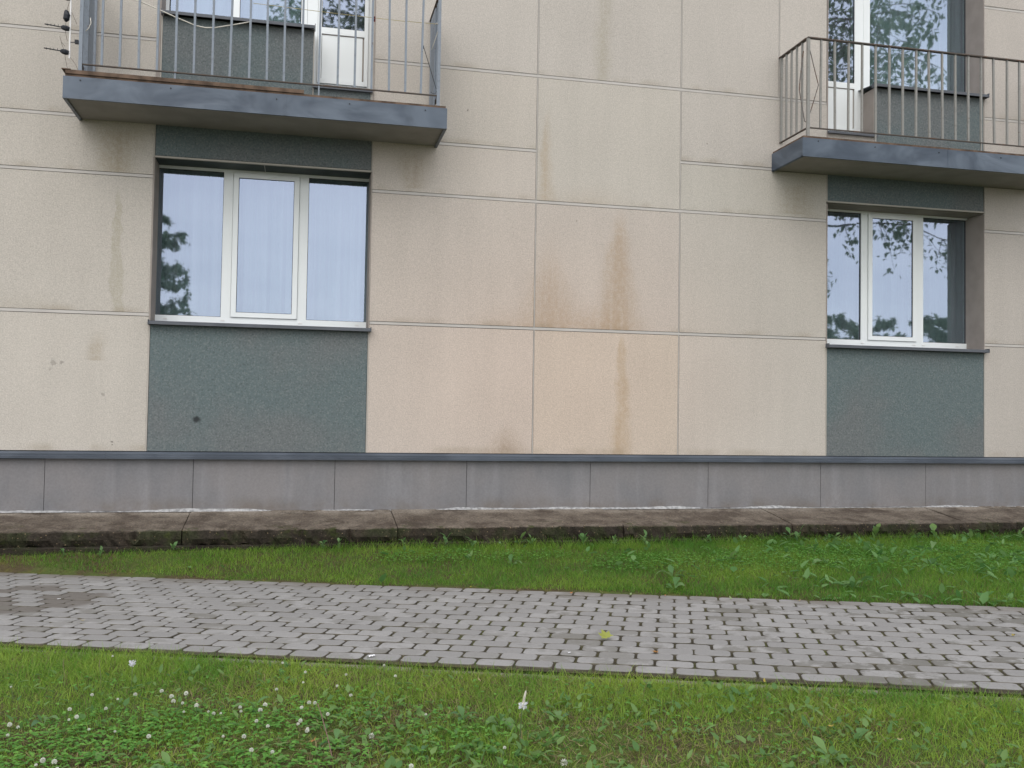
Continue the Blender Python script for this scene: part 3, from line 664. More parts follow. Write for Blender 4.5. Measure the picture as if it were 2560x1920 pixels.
mb = MB(); mb.tube([(4.39, -.49, 3.34), (4.44, -.49, 3.15), (4.483, -.49, 3.0), (4.44, -.49, 2.86), (4.385, -.49, 2.69)], .0042, 6)
tag(mb.obj('wire', [BENT]), 'thin wire bowed into an angle right of the corner post on the right balcony', 'wire')

# ---- curtains
def curtain(x0, x1, z0, z1, y, seed, label):
    mb = MB(); n = int((x1-x0)/.012); r_ = random.Random(seed); ph = r_.uniform(0, 6); v = []
    for k in range(n+1):
        x = x0+(x1-x0)*k/n; d = .018*math.sin(x*46+ph+1.5*math.sin(x*7))+.008*math.sin(x*101+ph)
        for z in (z0, z1): v += [(x, y+d, z), (x, y+d+.002, z)]
    f = []
    for k in range(n): a = k*4; f += [(a, a+4, a+6, a+2), (a+1, a+3, a+7, a+5)]
    f += [(0, 2, 3, 1), (n*4, n*4+1, n*4+3, n*4+2)]
    mb.add([(p[0]-x0, p[1]-y, p[2]-z0) for p in v], f); o = mb.obj('curtain', [CURT], smooth=False); o.location = (x0, y, z0); return tag(o, label, 'curtain')
CURT = plain('sheer_fabric', (.60, .63, .66), .9, .05)
curtain(-1.30, .80, .78, 2.2, .40, 1, 'pale sheer curtain behind the left ground-floor window')
curtain(4.85, 5.26, .78, 2.2, .40, 2, 'pale gathered curtain at the left edge of the right ground-floor window')
curtain(5.27, 6.95, .78, 2.2, .47, 5, 'wide sheer curtain added to lighten the panes of the right ground-floor window')  # extra curtain added so the dark reflections in these panes look lighter
curtain(-1.30, -.02, 3.3, 4.7, .40, 3, 'pale sheer curtain in the upper window behind the left balcony')
curtain(5.42, 6.95, 3.3, 4.7, .47, 6, 'sheer curtain added to lighten the upper window behind the right balcony')  # also added behind the glass to brighten the dark mirrored areas

# ================================================================ VEGETATION
def leafmat(name, hue=1., trans=.35, rough=.55):
    m = bpy.data.materials.new(name); m.use_nodes = True; t = m.node_tree; l = t.links.new; b = t.nodes['Principled BSDF']
    b.inputs['Roughness'].default_value = rough; b.inputs['Specular IOR Level'].default_value = .3
    a = t.nodes.new('ShaderNodeAttribute'); a.attribute_name = 'tint'; l(a.outputs['Color'], b.inputs['Base Color'])
    tl = t.nodes.new('ShaderNodeBsdfTranslucent'); mx = t.nodes.new('ShaderNodeMixShader'); mx.inputs[0].default_value = trans
    l(a.outputs['Color'], tl.inputs[0]); l(b.outputs[0], mx.inputs[1]); l(tl.outputs[0], mx.inputs[2]); l(mx.outputs[0], t.nodes['Material Output'].inputs[0]); return m
LEAF = leafmat('living_leaf', trans=.45); DEAD = leafmat('dead_leaf', trans=.2, rough=.8)
def np_mesh(name, verts, faces, tints, mat, smooth=False):
    """verts (N,3); faces list of (k, array(F,k)); tints (N,3)"""
    me = bpy.data.meshes.new(name); me.vertices.add(len(verts)); me.vertices.foreach_set('co', np.asarray(verts, np.float32).ravel())
    tot = [np.full(len(f), f.shape[1]) for f in faces]; lt = np.concatenate(tot); idx = np.concatenate([f.ravel() for f in faces])
    me.loops.add(len(idx)); me.loops.foreach_set('vertex_index', idx.astype(np.int32)); me.polygons.add(len(lt))
    me.polygons.foreach_set('loop_start', (np.cumsum(lt)-lt).astype(np.int32))
    me.update(calc_edges=True)
    a = me.attributes.new('tint', 'FLOAT_COLOR', 'POINT'); a.data.foreach_set('color', np.concatenate([tints, np.ones((len(tints), 1))], 1).astype(np.float32).ravel())
    me.materials.append(mat)
    if smooth: me.polygons.foreach_set('use_smooth', [True]*len(lt))
    me.validate(); return me
def set_tint(me, c):
    a = me.attributes.new('tint', 'FLOAT_COLOR', 'POINT'); a.data.foreach_set('color', [*c, 1.]*len(me.vertices))
def blades(px, py, h, w, bend, tint, seg=3, lean=None, zoff=0):
    n = len(px); th = nrg.uniform(0, 2*np.pi, n) if lean is None else lean; dx, dy = np.cos(th), np.sin(th)
    face = th+np.pi/2+nrg.normal(0, .6, n); wx, wy = np.cos(face), np.sin(face)
    z0 = ground_z(px, py)-.008+zoff; k = 2*seg+1; v = np.zeros((n, k, 3))
    for s in range(seg+1):
        t = s/seg; out_ = bend*t**1.8*h; up = h*t*(1-.35*np.clip(bend, 0, 1.6)*t*.6); hw = w*.5*(1-t**1.6)
        cx, cy, cz = px+dx*out_, py+dy*out_, z0+up
        if s < seg:
            v[:, 2*s] = np.stack([cx-wx*hw, cy-wy*hw, cz], 1); v[:, 2*s+1] = np.stack([cx+wx*hw, cy+wy*hw, cz], 1)
        else: v[:, 2*seg] = np.stack([cx, cy, cz], 1)
    base = (np.arange(n)*k)[:, None]
    q = np.concatenate([base+np.array([[2*s, 2*s+1, 2*s+3, 2*s+2]]) for s in range(seg-1)], 0); t3 = base+np.array([[2*seg-2, 2*seg-1, 2*seg]])
    return v.reshape(-1, 3), [q, t3], np.repeat(tint, k, 0)
def scatter(n, x0, x1, y0, y1): return nrg.uniform(x0, x1, n), nrg.uniform(y0, y1, n)
def infront(x, y, m=1.5): return (np.abs(np.degrees(np.arctan2(x, y+8.2))-12.61) < 28.5+m*3)
def mixc(a, b, t): return np.asarray(a)[None]*(1-t[:, None])+np.asarray(b)[None]*t[:, None]
# -- front lawn and strip by the building
gx, gy = scatter(520000, -2.2, 5.6, -6.6, -3.0); u, v = uv(gx, gy)
fr = (v < -.075+nrg.normal(0, .012, len(v))) & infront(gx, gy, 3)
gx2, gy2 = scatter(430000, -3.2, 8.4, -4.6, -.5); u2, v2 = uv(gx2, gy2)
n5 = fbm(gx2, gy2, 1.3, 91)
md = (v2 > PW+.035+.20*fbm(gx2, gy2, 2.2, 77)*np.clip(1.2-gx2*.22, .15, 1)) & (gy2 < -.585-.0*gx2) & infront(gx2, gy2, 3)
patch = fbm(gx, gy, 2.0, 3); fine = fbm(gx, gy, 9, 8); dn = np.clip(.25+1.25*(patch*.6+fine*.4-.28), .12, 1)
edgef = np.clip(1+(v+.45)/.35, 0, 1); dn = np.maximum(dn, edgef*.9); fr &= nrg.random(len(gx)) < dn*.95
x, y = gx[fr], gy[fr]; p = patch[fr]; e = edgef[fr]; n = len(x)
h = (.020+.022*nrg.random(n)+.022*np.clip(p-.35, 0, 1))*(1+.35*e); h *= np.where(nrg.random(n) < .05, 1.7, 1)
t = np.clip(nrg.normal(.45, .22, n)+(fbm(x, y, 3, 41)-.5)*1.2, 0, 1)
tint = mixc((.10, .25, .028), (.32, .43, .062), t); dry = (nrg.random(n) < .10+.25*np.clip(.5-p, 0, 1)*2); tint[dry] = mixc((.16, .14, .055), (.22, .18, .08), nrg.random(dry.sum()))
A = blades(x, y, h, .0022+.0016*nrg.random(n), nrg.uniform(.2, 1.5, n), tint, 3)
x, y = gx2[md], gy2[md]; n = len(x); rt = np.clip((x-1.2)/3.5, 0, 1); p = fbm(x, y, 1.8, 15)
keep = nrg.random(n) < np.clip(.55+.6*p+.2*rt, .3, 1)*np.where(x < 1, 1., .9); x, y, p, rt = x[keep], y[keep], p[keep], rt[keep]; n = len(x)
h = .022+.028*nrg.random(n)+.026*rt*nrg.random(n)+.085*np.clip((y+.95)/.3, 0, 1)*nrg.random(n)**2*np.clip((x+.8)/1.5, .15, 1)+.02*np.clip(p-.4, 0, 1)
t = np.clip(nrg.normal(.4, .2, n)+(fbm(x, y, 2.5, 43)-.5)*1.3-.12*rt, 0, 1); tint = mixc((.075, .205, .022), (.24, .37, .048), t); dry = nrg.random(n) < .06; tint[dry] = (.17, .15, .06)
B = blades(x, y, h, .0026+.002*nrg.random(n), nrg.uniform(.15, 1.3, n), tint, 3)
def join(parts):
    vs, fs, ts, o = [], {}, [], 0
    for v, f, t in parts:
        vs.append(v); ts.append(t)
        for q in f: fs.setdefault(q.shape[1], []).append(q+o)
        o += len(v)
    return np.concatenate(vs), [np.concatenate(q) for q in fs.values()], np.concatenate(ts)
link('grass', np_mesh('grass', *join([A, B]), LEAF), kind='stuff')
# longer tufts that lean over the near edge of the path, moss-like fringe
u_ = nrg.uniform(-2.2, 4.6, 2600); u_ = u_[nrg.random(len(u_)) < np.clip(noise2(u_, u_*0, 1.6, 61)*1.5-.25, .05, 1)]; v_ = nrg.normal(-.055, .018, len(u_)); x, y = u_*U.x+v_*V.x, P0.y+u_*U.y+v_*V.y; n = len(x)
C_ = blades(x, y, .035+.045*nrg.random(n), np.full(n, .0026), nrg.uniform(.1, .7, n), mixc((.08, .19, .026), (.22, .32, .055), nrg.random(n)), 3, zoff=.005)
link('grass_fringe', np_mesh('grass_fringe', *C_, LEAF), kind='stuff')
# dead straw lying in the turf
x, y = scatter(26000, -2, 5, -6.2, -3.2); u, v = uv(x, y); k = (v < -.12) & (fbm(x, y, 2.0, 3) < .5) & infront(x, y, 2); x, y = x[k], y[k]
x2, y2 = scatter(9000, -2.4, 6.5, -4.2, -.6); u2, v2 = uv(x2, y2); k = (v2 > PW-.01) & (v2 < PW+.16) & infront(x2, y2, 2); x, y = np.concatenate([x, x2[k]]), np.concatenate([y, y2[k]]); n = len(x)
th = nrg.uniform(0, 6.28, n); ln = .01+.028*nrg.random(n); w = .0011+.0008*nrg.random(n); z = ground_z(x, y)+.004+.014*nrg.random(n); dz = nrg.normal(0, .25, n)*ln
dx, dy = np.cos(th)*ln, np.sin(th)*ln; ox, oy = -np.sin(th)*w, np.cos(th)*w
v = np.stack([np.stack([x-dx-ox, y-dy-oy, z-dz], 1), np.stack([x+dx-ox*.4, y+dy-oy*.4, z+dz], 1), np.stack([x+dx+ox*.4, y+dy+oy*.4, z+dz], 1), np.stack([x-dx+ox, y-dy+oy, z-dz], 1)], 1).reshape(-1, 3)
link('straw', np_mesh('straw', v, [np.arange(4*n).reshape(n, 4)], np.repeat(mixc((.13, .10, .045), (.27, .22, .11), nrg.random(n)), 4, 0), DEAD), kind='stuff')
# small leaf helper, vectorised: an ellipse of 6 points, folded along the midrib
def ellipse_leaves(cx, cy, cz, yaw, pitch, ln, wd, tint, fold=.25):
    n = len(cx); prof = np.array([[0, 0, 0], [.28, -.48, 1], [.66, -.36, 1], [1, 0, 0], [.66, .36, 1], [.28, .48, 1], [.5, 0, 0]])
    fx, fy, fz = np.cos(yaw)*np.cos(pitch), np.sin(yaw)*np.cos(pitch), np.sin(pitch); sx, sy = -np.sin(yaw), np.cos(yaw)
    ux, uy, uz = -np.cos(yaw)*np.sin(pitch), -np.sin(yaw)*np.sin(pitch), np.cos(pitch); v = np.zeros((n, 7, 3))
    for k, (a, b, c) in enumerate(prof):
        l_, w_, u_ = a*ln, b*wd, c*wd*fold
        v[:, k] = np.stack([cx+fx*l_+sx*w_+ux*u_, cy+fy*l_+sy*w_+uy*u_, cz+fz*l_+uz*u_], 1)
    b = (np.arange(n)*7)[:, None]
    q = np.concatenate([b+np.array([[0, 1, 2, 6]]), b+np.array([[6, 2, 3, 4]]), b+np.array([[0, 6, 4, 5]])], 0)
    return v.reshape(-1, 3), [q], np.repeat(tint, 7, 0)
# clover foliage: three leaflets per stalk
def clover(n, x0, x1, y0, y1, cond, hh):
    x, y = scatter(n, x0, x1, y0, y1); k = cond(x, y); x, y = x[k], y[k]; n = len(x); z = ground_z(x, y)+hh*(.4+.6*nrg.random(n)); y0_ = nrg.uniform(0, 6.28, n)
    tint = mixc((.085, .24, .042), (.185, .39, .07), nrg.random(n)); parts = []
    for j in range(3):
        ln = .008+.006*nrg.random(n); parts.append(ellipse_leaves(x, y, z, y0_+j*2.094, nrg.normal(.05, .25, n), ln, ln*.95, tint*(.9+.2*nrg.random((n, 1))), .15))
    return join(parts)
def fgc(x, y):
    u, v = uv(x, y); d = ((x+.35)/.95)**2+((y+4.75)/.42)**2
    return (v < -.2) & (nrg.random(len(x)) < np.clip(1.5-d, 0, 1)*np.clip(fbm(x, y, 3.2, 19)*2.4-.55, 0, 1)+.10*np.clip(fbm(x, y, 3.5, 23)*3-1.2, 0, 1))
def mgc(x, y):
    u, v = uv(x, y); r = np.zeros(len(x))
    for cx, cy, rx, ry in ((1.0, -1.05, .42, .22), (1.73, -1.15, .35, .18), (2.5, -1.5, .5, .3), (4.0, -1.5, 1.2, .5), (5.5, -1.7, 1.2, .7)): r = np.maximum(r, 1.3-((x-cx)/rx)**2-((y-cy)/ry)**2)
    return (v > PW+.08) & (y < -.64) & (nrg.random(len(x)) < np.clip(r, 0, 1))
link('clover_leaves', np_mesh('clover_leaves', *join([clover(38000, -1.8, 3.4, -5.9, -3.7, fgc, .034), clover(22000, .4, 7, -2.8, -.6, mgc, .045)]), LEAF), kind='stuff')
# mixed broad weeds filling the turf
def broad(n, x0, x1, y0, y1, cond, l0, l1, col0, col1):
    x, y = scatter(n, x0, x1, y0, y1); k = cond(x, y); x, y = x[k], y[k]; n = len(x); ln = nrg.uniform(l0, l1, n)
    return ellipse_leaves(x, y, ground_z(x, y)+.006+.028*nrg.random(n), nrg.uniform(0, 6.28, n), nrg.normal(.35, .35, n), ln, ln*nrg.uniform(.35, .65, n), mixc(col0, col1, nrg.random(n)), .18)
c1 = lambda x, y: (uv(x, y)[1] < -.16) & (nrg.random(len(x)) < np.clip(fbm(x, y, 2.6, 51)*2.6-.75, .03, 1)*np.where((x > .1) & (y < -4.2), 1., .35))
c2 = lambda x, y: (uv(x, y)[1] > PW+.07) & (y < -.64) & (nrg.random(len(x)) < np.clip((x-1.9)/2.5, .04, 1)*np.clip(fbm(x, y, 2.2, 57)*2.4-.6, 0, 1))
link('ground_cover', np_mesh('ground_cover', *join([broad(7000, -1.6, 3.2, -5.9, -3.7, c1, .018, .048, (.085, .19, .05), (.19, .30, .09)), broad(5200, -1, 7, -4, -.6, c2, .035, .10, (.08, .205, .05), (.18, .32, .11))]), LEAF), kind='stuff')

# individually built plants ---------------------------------------------------
def leaf_mesh(ln, wd, arch, tint, n=6, stalk=.25, name='leaf', cup=.2, point=1.):
    v, f = [], []
    for i in range(n+1):
        t = i/n; s = max(0, (t-stalk)/(1-stalk)); w = wd*.5*(.12+ (math.sin(math.pi*min(1, s**.82))**1.15 if s > 0 else 0))*(1 if t < 1 else .1)
        if t <= stalk: w = wd*.06
        xx = ln*t*(1-.18*arch*t); zz = ln*(t*.9-arch*t*t*.75)
        v += [(xx, -w, zz+w*cup*2), (xx, 0, zz), (xx, w, zz+w*cup*2)]
    for i in range(n):
        a = i*3; f += [(a, a+3, a+4, a+1), (a+1, a+4, a+5, a+2)]
    me = bpy.data.meshes.new(name); me.from_pydata(v, [], f); me.materials.append(LEAF); me.polygons.foreach_set('use_smooth', [True]*len(f)); set_tint(me, tint); return me
GREENS = [(.10, .21, .065), (.13, .25, .085), (.16, .265, .10), (.095, .19, .08), (.18, .30, .095)]
plant_leaf = [leaf_mesh(.058+.008*k, .022+.005*(k % 3), .45+.25*(k % 4), GREENS[k % 5], cup=.12+.05*(k % 3)) for k in range(8)]
def rosette(x, y, nl, size, label, up=.5, group='broad-leaved plantain plants in the front lawn'):
    z = float(ground_z(x, y)); r_ = empty('plantain_plant', (x, y, z), label=label, cat='plant', group=group); a0 = rng.uniform(0, 6)
    for i in range(nl):
        link('leaf', plant_leaf[rng.randrange(8)], r_, loc=(0, 0, 0), rot=(rng.gauss(0, .15), -rng.uniform(0, up)+.30, a0+i*2*math.pi/nl+rng.gauss(0, .25))).scale = (size*rng.uniform(.8, 1.15),)*3
    return r_
for a in [(.751, -4.718, 6, .92, 'large plantain with a broad upright leaf, left of the pale flower spike', .8),
          (.628, -4.657, 5, .95, 'plantain with a tall oval leaf standing left of the largest plantain in the front lawn', .9),
          (.30, -4.59, 4, .8, 'small low plantain left of the oval-leaved plantain, right of the clover flowers', .5),
          (.43, -4.99, 5, 1.0, 'plantain with a long pointed upright leaf right of the tall-stemmed clover flower', .9),
          (.79, -5.09, 5, .9, 'plantain with spread narrow leaves at the foot of the pale flower spike', .5),
          (.978, -4.731, 4, .85, 'pale plantain with a fan-shaped leaf right of the flower spike', .8),
          (.159, -4.833, 5, .9, 'plantain with rounded leaves behind the tall-stemmed clover flower', .7),
          (.63, -4.98, 5, .95, 'plantain with leaves pressed flat below the largest plantain', .2),
          (-.134, -4.352, 4, .8, 'plantain with one round bluish leaf among the white clover flowers', .8),
          (-.301, -4.735, 4, .85, 'plantain with a narrow leaf in the middle of the dense clover patch', .8),
          (-.869, -4.376, 4, .9, 'plantain with a broad leaf at the left end of the clover patch', .7),
          (-.356, -4.959, 5, .85, 'plantain low in the clover patch at the bottom left', .5),
          (1.943, -5.147, 5, 1.0, 'plantain with a large pale leaf in the sparse right part of the front lawn', .8),
          (1.419, -4.979, 4, .7, 'small plantain in the bare mossy turf right of the starry clover head', .5),
          (1.753, -5.284, 6, .95, 'plantain rosette at the bottom edge right of the middle', .5),
          (1.796, -4.563, 4, .75, 'small plantain close to the kerb in the right part of the front lawn', .6)]: rosette(*a)
# flower spike
STEM = leafmat('stem_green'); STEMC = (.11, .15, .06)
def stem_obj(pts, r, parent, tint=STEMC, name='stem'):
    mb = MB(); mb.tube(pts, r, 6); me = mb.mesh(name, [STEM], True); set_tint(me, tint); return link(name, me, parent)
PET = plain('pale_petal', (.62, .62, .66), .7, .1); WCL = plain('clover_petal', (.52, .53, .45), .7, .12, 40); SEED = plain('seed_head', (.42, .40, .32), .8, .2, 60)
x, y = .754, -5.037; z = float(ground_z(x, y)); sp = empty('plantain_flower', (x, y, z), label='tall pale plantain flower spike with a lilac-white ruff in the front lawn', cat='flower')
stem_obj([(0, 0, 0), (.002, .01, .06), (.008, .02, .115), (.014, .03, .155)], .0016, sp)
mb = MB(); mb.tube([(.014, .03, .15), (.017, .032, .163), (.021, .035, .18), (.026, .038, .197), (.028, .04, .203)], [.0035, .0042, .0042, .0034, .0012], 8); mb.obj('spike', [SEED], sp)
mb = MB()
for i in range(70):
    a = rng.uniform(0, 6.28); h_ = rng.uniform(.146, .166); rr = rng.uniform(.008, .015)
    c = Vector((.0145+.006*(h_-.15)/.05, .031, h_)); e = c+Vector((math.cos(a)*rr, math.sin(a)*rr, rng.uniform(-.004, .004))); mb.bar(c, e, .0006); mb.bar(e-Vector((.0012, 0, 0)), e+Vector((.0012, 0, .0005)), .0016)
mb.obj('stamens', [PET], sp)
# clover flower heads
def clover_head(r):
    mb = MB(); k = 34
    for i in range(k):
        zc = 1-1.55*(i+.5)/k; a = i*2.39996; q = math.sqrt(max(0, 1-zc*zc)); d = Vector((q*math.cos(a), q*math.sin(a), zc)); t = d.cross(Vector((.1, .2, 1))).normalized(); b = d.cross(t)
        p = d*r; o = d*r*.35
        mb.add([o, p*.85+t*r*.20, p*1.08, p*.85-t*r*.20, p*.8+b*r*.12], [(0, 1, 4), (1, 2, 4), (2, 3, 4), (3, 0, 4)])
    me = mb.mesh('clover_flower_head', [WCL]); return me
def flower_mesh(r, h):
    mb = MB(); k = 30
    for i in range(k):
        zc = 1-1.6*(i+.5)/k; a = i*2.39996; q = math.sqrt(max(0, 1-zc*zc)); d = Vector((q*math.cos(a), q*math.sin(a), zc)); t = d.cross(Vector((.1, .2, 1))).normalized()*r*.24; b = d.cross(t).normalized()*r*.2; c = Vector((0, 0, h))
        o = c+d*r*.3; p = c+d*r*1.05
        mb.add([o, c+d*r*.8+t, p, c+d*r*.8-t, c+d*r*.85+b, c+d*r*.7-b], [(0, 1, 4), (1, 2, 4), (2, 3, 4), (3, 0, 4), (0, 5, 1), (1, 5, 2), (2, 5, 3), (3, 5, 0)])
    mb.tube([(0, 0, 0), (.003, .002, h*.5), (0, 0, h-r*.4)], .0009, 5, 1)
    me = mb.mesh('white_clover', [WCL, STEM]); set_tint(me, STEMC); return me
FM = [flower_mesh(.0048+.0010*k, .052) for k in range(5)]
FL = [(-1.046, -4.081, 0), (-.571, -4.303, 3), (-.739, -4.268, 2), (-.636, -4.337, 0), (-.473, -4.259, 3), (-.376, -4.295, 4), (-.415, -4.345, 4), (-.429, -4.417, 4), (-.38, -4.405, 1), (-.333, -4.495, 4), (-.782, -4.441, 3), (-.634, -4.455, 2), (-.738, -4.518, 3), (-.926, -4.58, 4), (-.88, -4.612, 1), (-.655, -4.695, 0), (-.566, -4.738, 0), (-.456, -4.779, 3), (-.375, -4.561, 0), (-.285, -4.585, 2), (-.271, -4.574, 0), (-.226, -4.606, 0), (-.17, -4.549, 2), (-.181, -4.59, 1), (-.099, -4.532, 4), (-.092, -4.599, 4), (-.117, -4.69, 2), (-.059, -4.787, 2), (-.154, -4.864, 3), (-.209, -4.849, 0), (.044, -4.738, 3), (.049, -4.774, 1), (.087, -4.821, 1), (.067, -4.852, 3), (.051, -4.59, 2), (.07, -4.537, 3), (.094, -4.524, 2), (-.037, -4.341, 2), (.063, -4.078, 1), (-.025, -3.941, 1), (.059, -4.265, 0), (-.764, -3.667, 0), (-.737, -4.949, 4), (-.701, -4.995, 4), (-.756, -4.999, 0), (-.661, -5.037, 1), (-.114, -5.016, 3), (-.032, -5.04, 2), (-.759, -4.555, 0), (-.896, -4.703, 1), (.393, -4.072, 1), (.236, -4.178, 1), (.418, -4.249, 2), (.203, -4.322, 1), (.24, -4.479, 2), (.149, -4.66, 2), (.374, -5.236, 3), (.669, -5.16, 1), (.483, -4.768, 0)]
for i, (x, y, k) in enumerate(FL):
    z = -1.065+.012*x-.052; lab = 'white clover flower in the grass between the clover patch and the kerb' if y > -4.3 else 'white clover flower at the left end of the clover patch' if x < -.58 else 'white clover flower in the middle of the clover patch' if x < -.2 else 'white clover flower at the right end of the clover patch' if x < .2 else 'white clover flower among the plantains right of the clover patch'
    link('white_clover', FM[k], loc=(x, y, z), rot=(rng.gauss(0, .2), rng.gauss(0, .2), rng.uniform(0, 6)), label=lab, cat='flower', group='white clover flowers in the front lawn')
for x, y, r, h, lab in ((.268, -4.965, .0105, .075, 'white clover flower on a tall thick stem right of the clover patch'), (.85, -5.237, .0125, .04, 'largest white clover head, starry, beside bare soil at the bottom of the lawn')):
    z = float(ground_z(x, y)); o = empty('white_clover', (x, y, z), label=lab, cat='flower'); 
    stem_obj([(0, 0, 0), (.003, 0, h*.5), (0, 0, h)], .0018, o); me = clover_head(r); h_ = link('flower_head', me, o, loc=(0, 0, h))
x, y = -.626, -3.959; z = float(ground_z(x, y)); o = empty('wild_flower', (x, y-.05, z), label='lone silvery white flower on a tall thin stem just below the path kerb', cat='flower')
stem_obj([(0, 0, 0), (.002, 0, .06), (.0, .01, .11)], .0012, o, (.16, .2, .09)); mb = MB()
for i in range(40):
    a = rng.uniform(0, 6.28); rr = rng.uniform(.006, .015); e = Vector((math.cos(a)*rr, math.sin(a)*rr, rng.uniform(-.008, .014))); mb.bar((0, 0, 0), e, .0012); mb.bar(e-Vector((.0016, 0, 0)), e+Vector((.0016, 0, .001)), .002)
link('flower_head', mb.mesh('flower_head', [PET]), o, loc=(0, .01, .115))
mb = MB(); mb.tube([(.139, -5.024, -1.10), (.125, -4.95, -1.055), (.108, -4.86, -1.015), (.096, -4.79, -.995)], .0016, 6); me = mb.mesh('dry_stalk', [STEM]); set_tint(me, (.24, .15, .12)); link('dry_stalk', me, label='dry reddish stalk leaning at the bottom edge left of the middle', cat='dead stem')
# grass stalks with seed near the kerb on the left
for x, y, lab in ((-.905, -3.90, 'left one of two bent yellowish grass stalks near the kerb at the left'), (-.76, -3.93, 'right one of two bent yellowish grass stalks near the kerb at the left')):
    mb = MB(); z = float(ground_z(x, y)); mb.tube([(0, 0, 0), (.004, .0, .05), (-.006, .01, .10)], .0011, 5); mb.tube([(-.006, .01, .095), (-.004, .01, .12)], .002, 5); me = mb.mesh('grass_stalk', [STEM]); set_tint(me, (.24, .24, .11)); link('grass_stalk', me, loc=(x, y, z), label=lab, cat='grass stalk')
# weeds at the foot of the concrete apron
weed_leaf = [leaf_mesh(.055+.008*k, .028+.007*(k % 3), .3+.2*(k % 3), GREENS[(k+1) % 5], n=5, stalk=.15, cup=.1) for k in range(6)]
bright_leaf = [leaf_mesh(.06, .045, .4, c, n=5, stalk=.15, cup=.08) for c in ((.15, .26, .07), (.18, .28, .09))]
WD = [(-1.61, .6), (-1.354, .7), (-.852, .8), (.235, .8), (.34, .9), (.84, .8), (1.162, 1.1), (1.383, .9), (1.62, .6), (1.766, 1.1), (1.88, 1.0), (2.287, 1.1), (2.543, .8), (2.796, 1.1), (3.351, 1.25), (3.672, 1.0), (4.085, 1.3), (4.171, 1.3), (4.42, .9), (4.52, 1.2), (4.706, .8), (4.90, 1.5), (5.318, .9), (5.49, 1.5), (5.847, 1.3), (6.069, .9), (6.375, 1.0)]
ORD = 'first second third fourth fifth sixth seventh eighth ninth tenth eleventh twelfth thirteenth fourteenth fifteenth sixteenth seventeenth eighteenth nineteenth twentieth twenty-first twenty-second twenty-third twenty-fourth twenty-fifth twenty-sixth last'.split()
for i, (x, s) in enumerate(WD):
    y = -.68+rng.uniform(-.04, .02)-(.04 if x > 2 else 0); z = float(ground_z(x, y))-.005; lt = i in (14, 16, 21, 23)
    w = empty('weed', (x, y, z), label=('bright green' if lt else 'green')+' leafy weed under the concrete slab edge, %s from the left' % ORD[i], cat='weed', group='weeds along the concrete slab edge')
    hgt = .07*s+rng.uniform(0, .02); ld = rng.uniform(-.3, .3)
    stem_obj([(0, 0, 0), (ld*hgt*.5, 0, hgt*.6), (ld*hgt, -.005, hgt)], .0016, w, (.10, .16, .05))
    for k in range(rng.randint(5, 8)):
        t = rng.uniform(.1, 1); P_ = weed_leaf if not (lt and k < 3) else bright_leaf
        o = link('leaf', rng.choice(P_), w, loc=(ld*hgt*t, -.003, hgt*t), rot=(rng.gauss(0, .2), -rng.uniform(-.3, .7), rng.uniform(0, 6.28))); o.scale = (s*rng.uniform(.55, .9),)*3
# larger broad leaved plants in the strip
for x, y, nl, s, lab in ((2.55, -1.95, 5, 1.5, 'upright pale dock plant in the middle of the strip lawn below the right-hand wall panels'), (2.42, -2.30, 6, 1.2, 'low pale-leaved weed at the path edge left of the upright dock'), (3.55, -2.55, 7, 1.5, 'round-leaved weed hugging the path edge below the right window'), (3.85, -1.75, 5, 1.6, 'broad-leaved dock in the strip lawn below the right window'), (4.6, -1.9, 6, 1.5, 'wide dock plant near the right end of the strip lawn'), (1.55, -1.35, 5, 1.1, 'small pale plantain left of the bare soil in the strip lawn'), (5.0, -1.35, 6, 1.5, 'leafy dock close to the slab at the right end'), (3.2, -1.45, 5, 1.3, 'medium dock between the slab edge and the upright dock'), (1.28, -1.15, 5, 1.0, 'low plantain at the right end of the feathery dark patch in the strip')):
    rosette(x, y, nl, s, lab, .9, 'broad-leaved plants in the strip lawn')

# ---- fallen leaves and litter
def flat_leaf(outline, tint, curl=.15, name='fallen_leaf'):
    n = len(outline); v = [(0, 0, .004)]+[(a, b, .002+curl*(a*a+b*b)**.5*(.6+.8*rng.random())) for a, b in outline]
    me = bpy.data.meshes.new(name); me.from_pydata(v, [], [(0, i+1, (i+1) % n+1) for i in range(n)]); me.materials.append(DEAD); set_tint(me, tint); return me
def maple(s):
    pr = [(-90, .25), (-60, .55), (-40, .45), (-15, .9), (0, .6), (22, .7), (40, 1.0), (58, .62), (72, .75), (90, 1.15), (108, .75), (122, .62), (140, 1.0), (158, .7), (180, .6), (195, .9), (220, .45), (240, .55)]
    return [(s*r_*math.cos(R(a)), s*r_*math.sin(R(a))) for a, r_ in pr]
def oval(s, k=.45): return [(s*math.cos(t*.7854), s*k*math.sin(t*.7854)) for t in range(8)]
def pz(x, y):
    v = uv(x, y)[1]; return float(plane_z(x, y))+.002 if 0 < v < PW else float(ground_z(x, y))+.022
link('fallen_leaf', flat_leaf(maple(.043), (.26, .28, .06), .25), loc=(1.525, -3.607, pz(1.525, -3.607)+.012), rot=(.42, -.12, .25), label='yellow-green maple leaf lying on the pavers', cat='leaf')
link('fallen_leaf', flat_leaf(maple(.022), (.30, .15, .045), .4), loc=(1.666, -3.922, pz(1.666, -3.922)), rot=(0, .1, 1), label='small orange-brown curled leaf on the pavers near the kerb', cat='leaf')
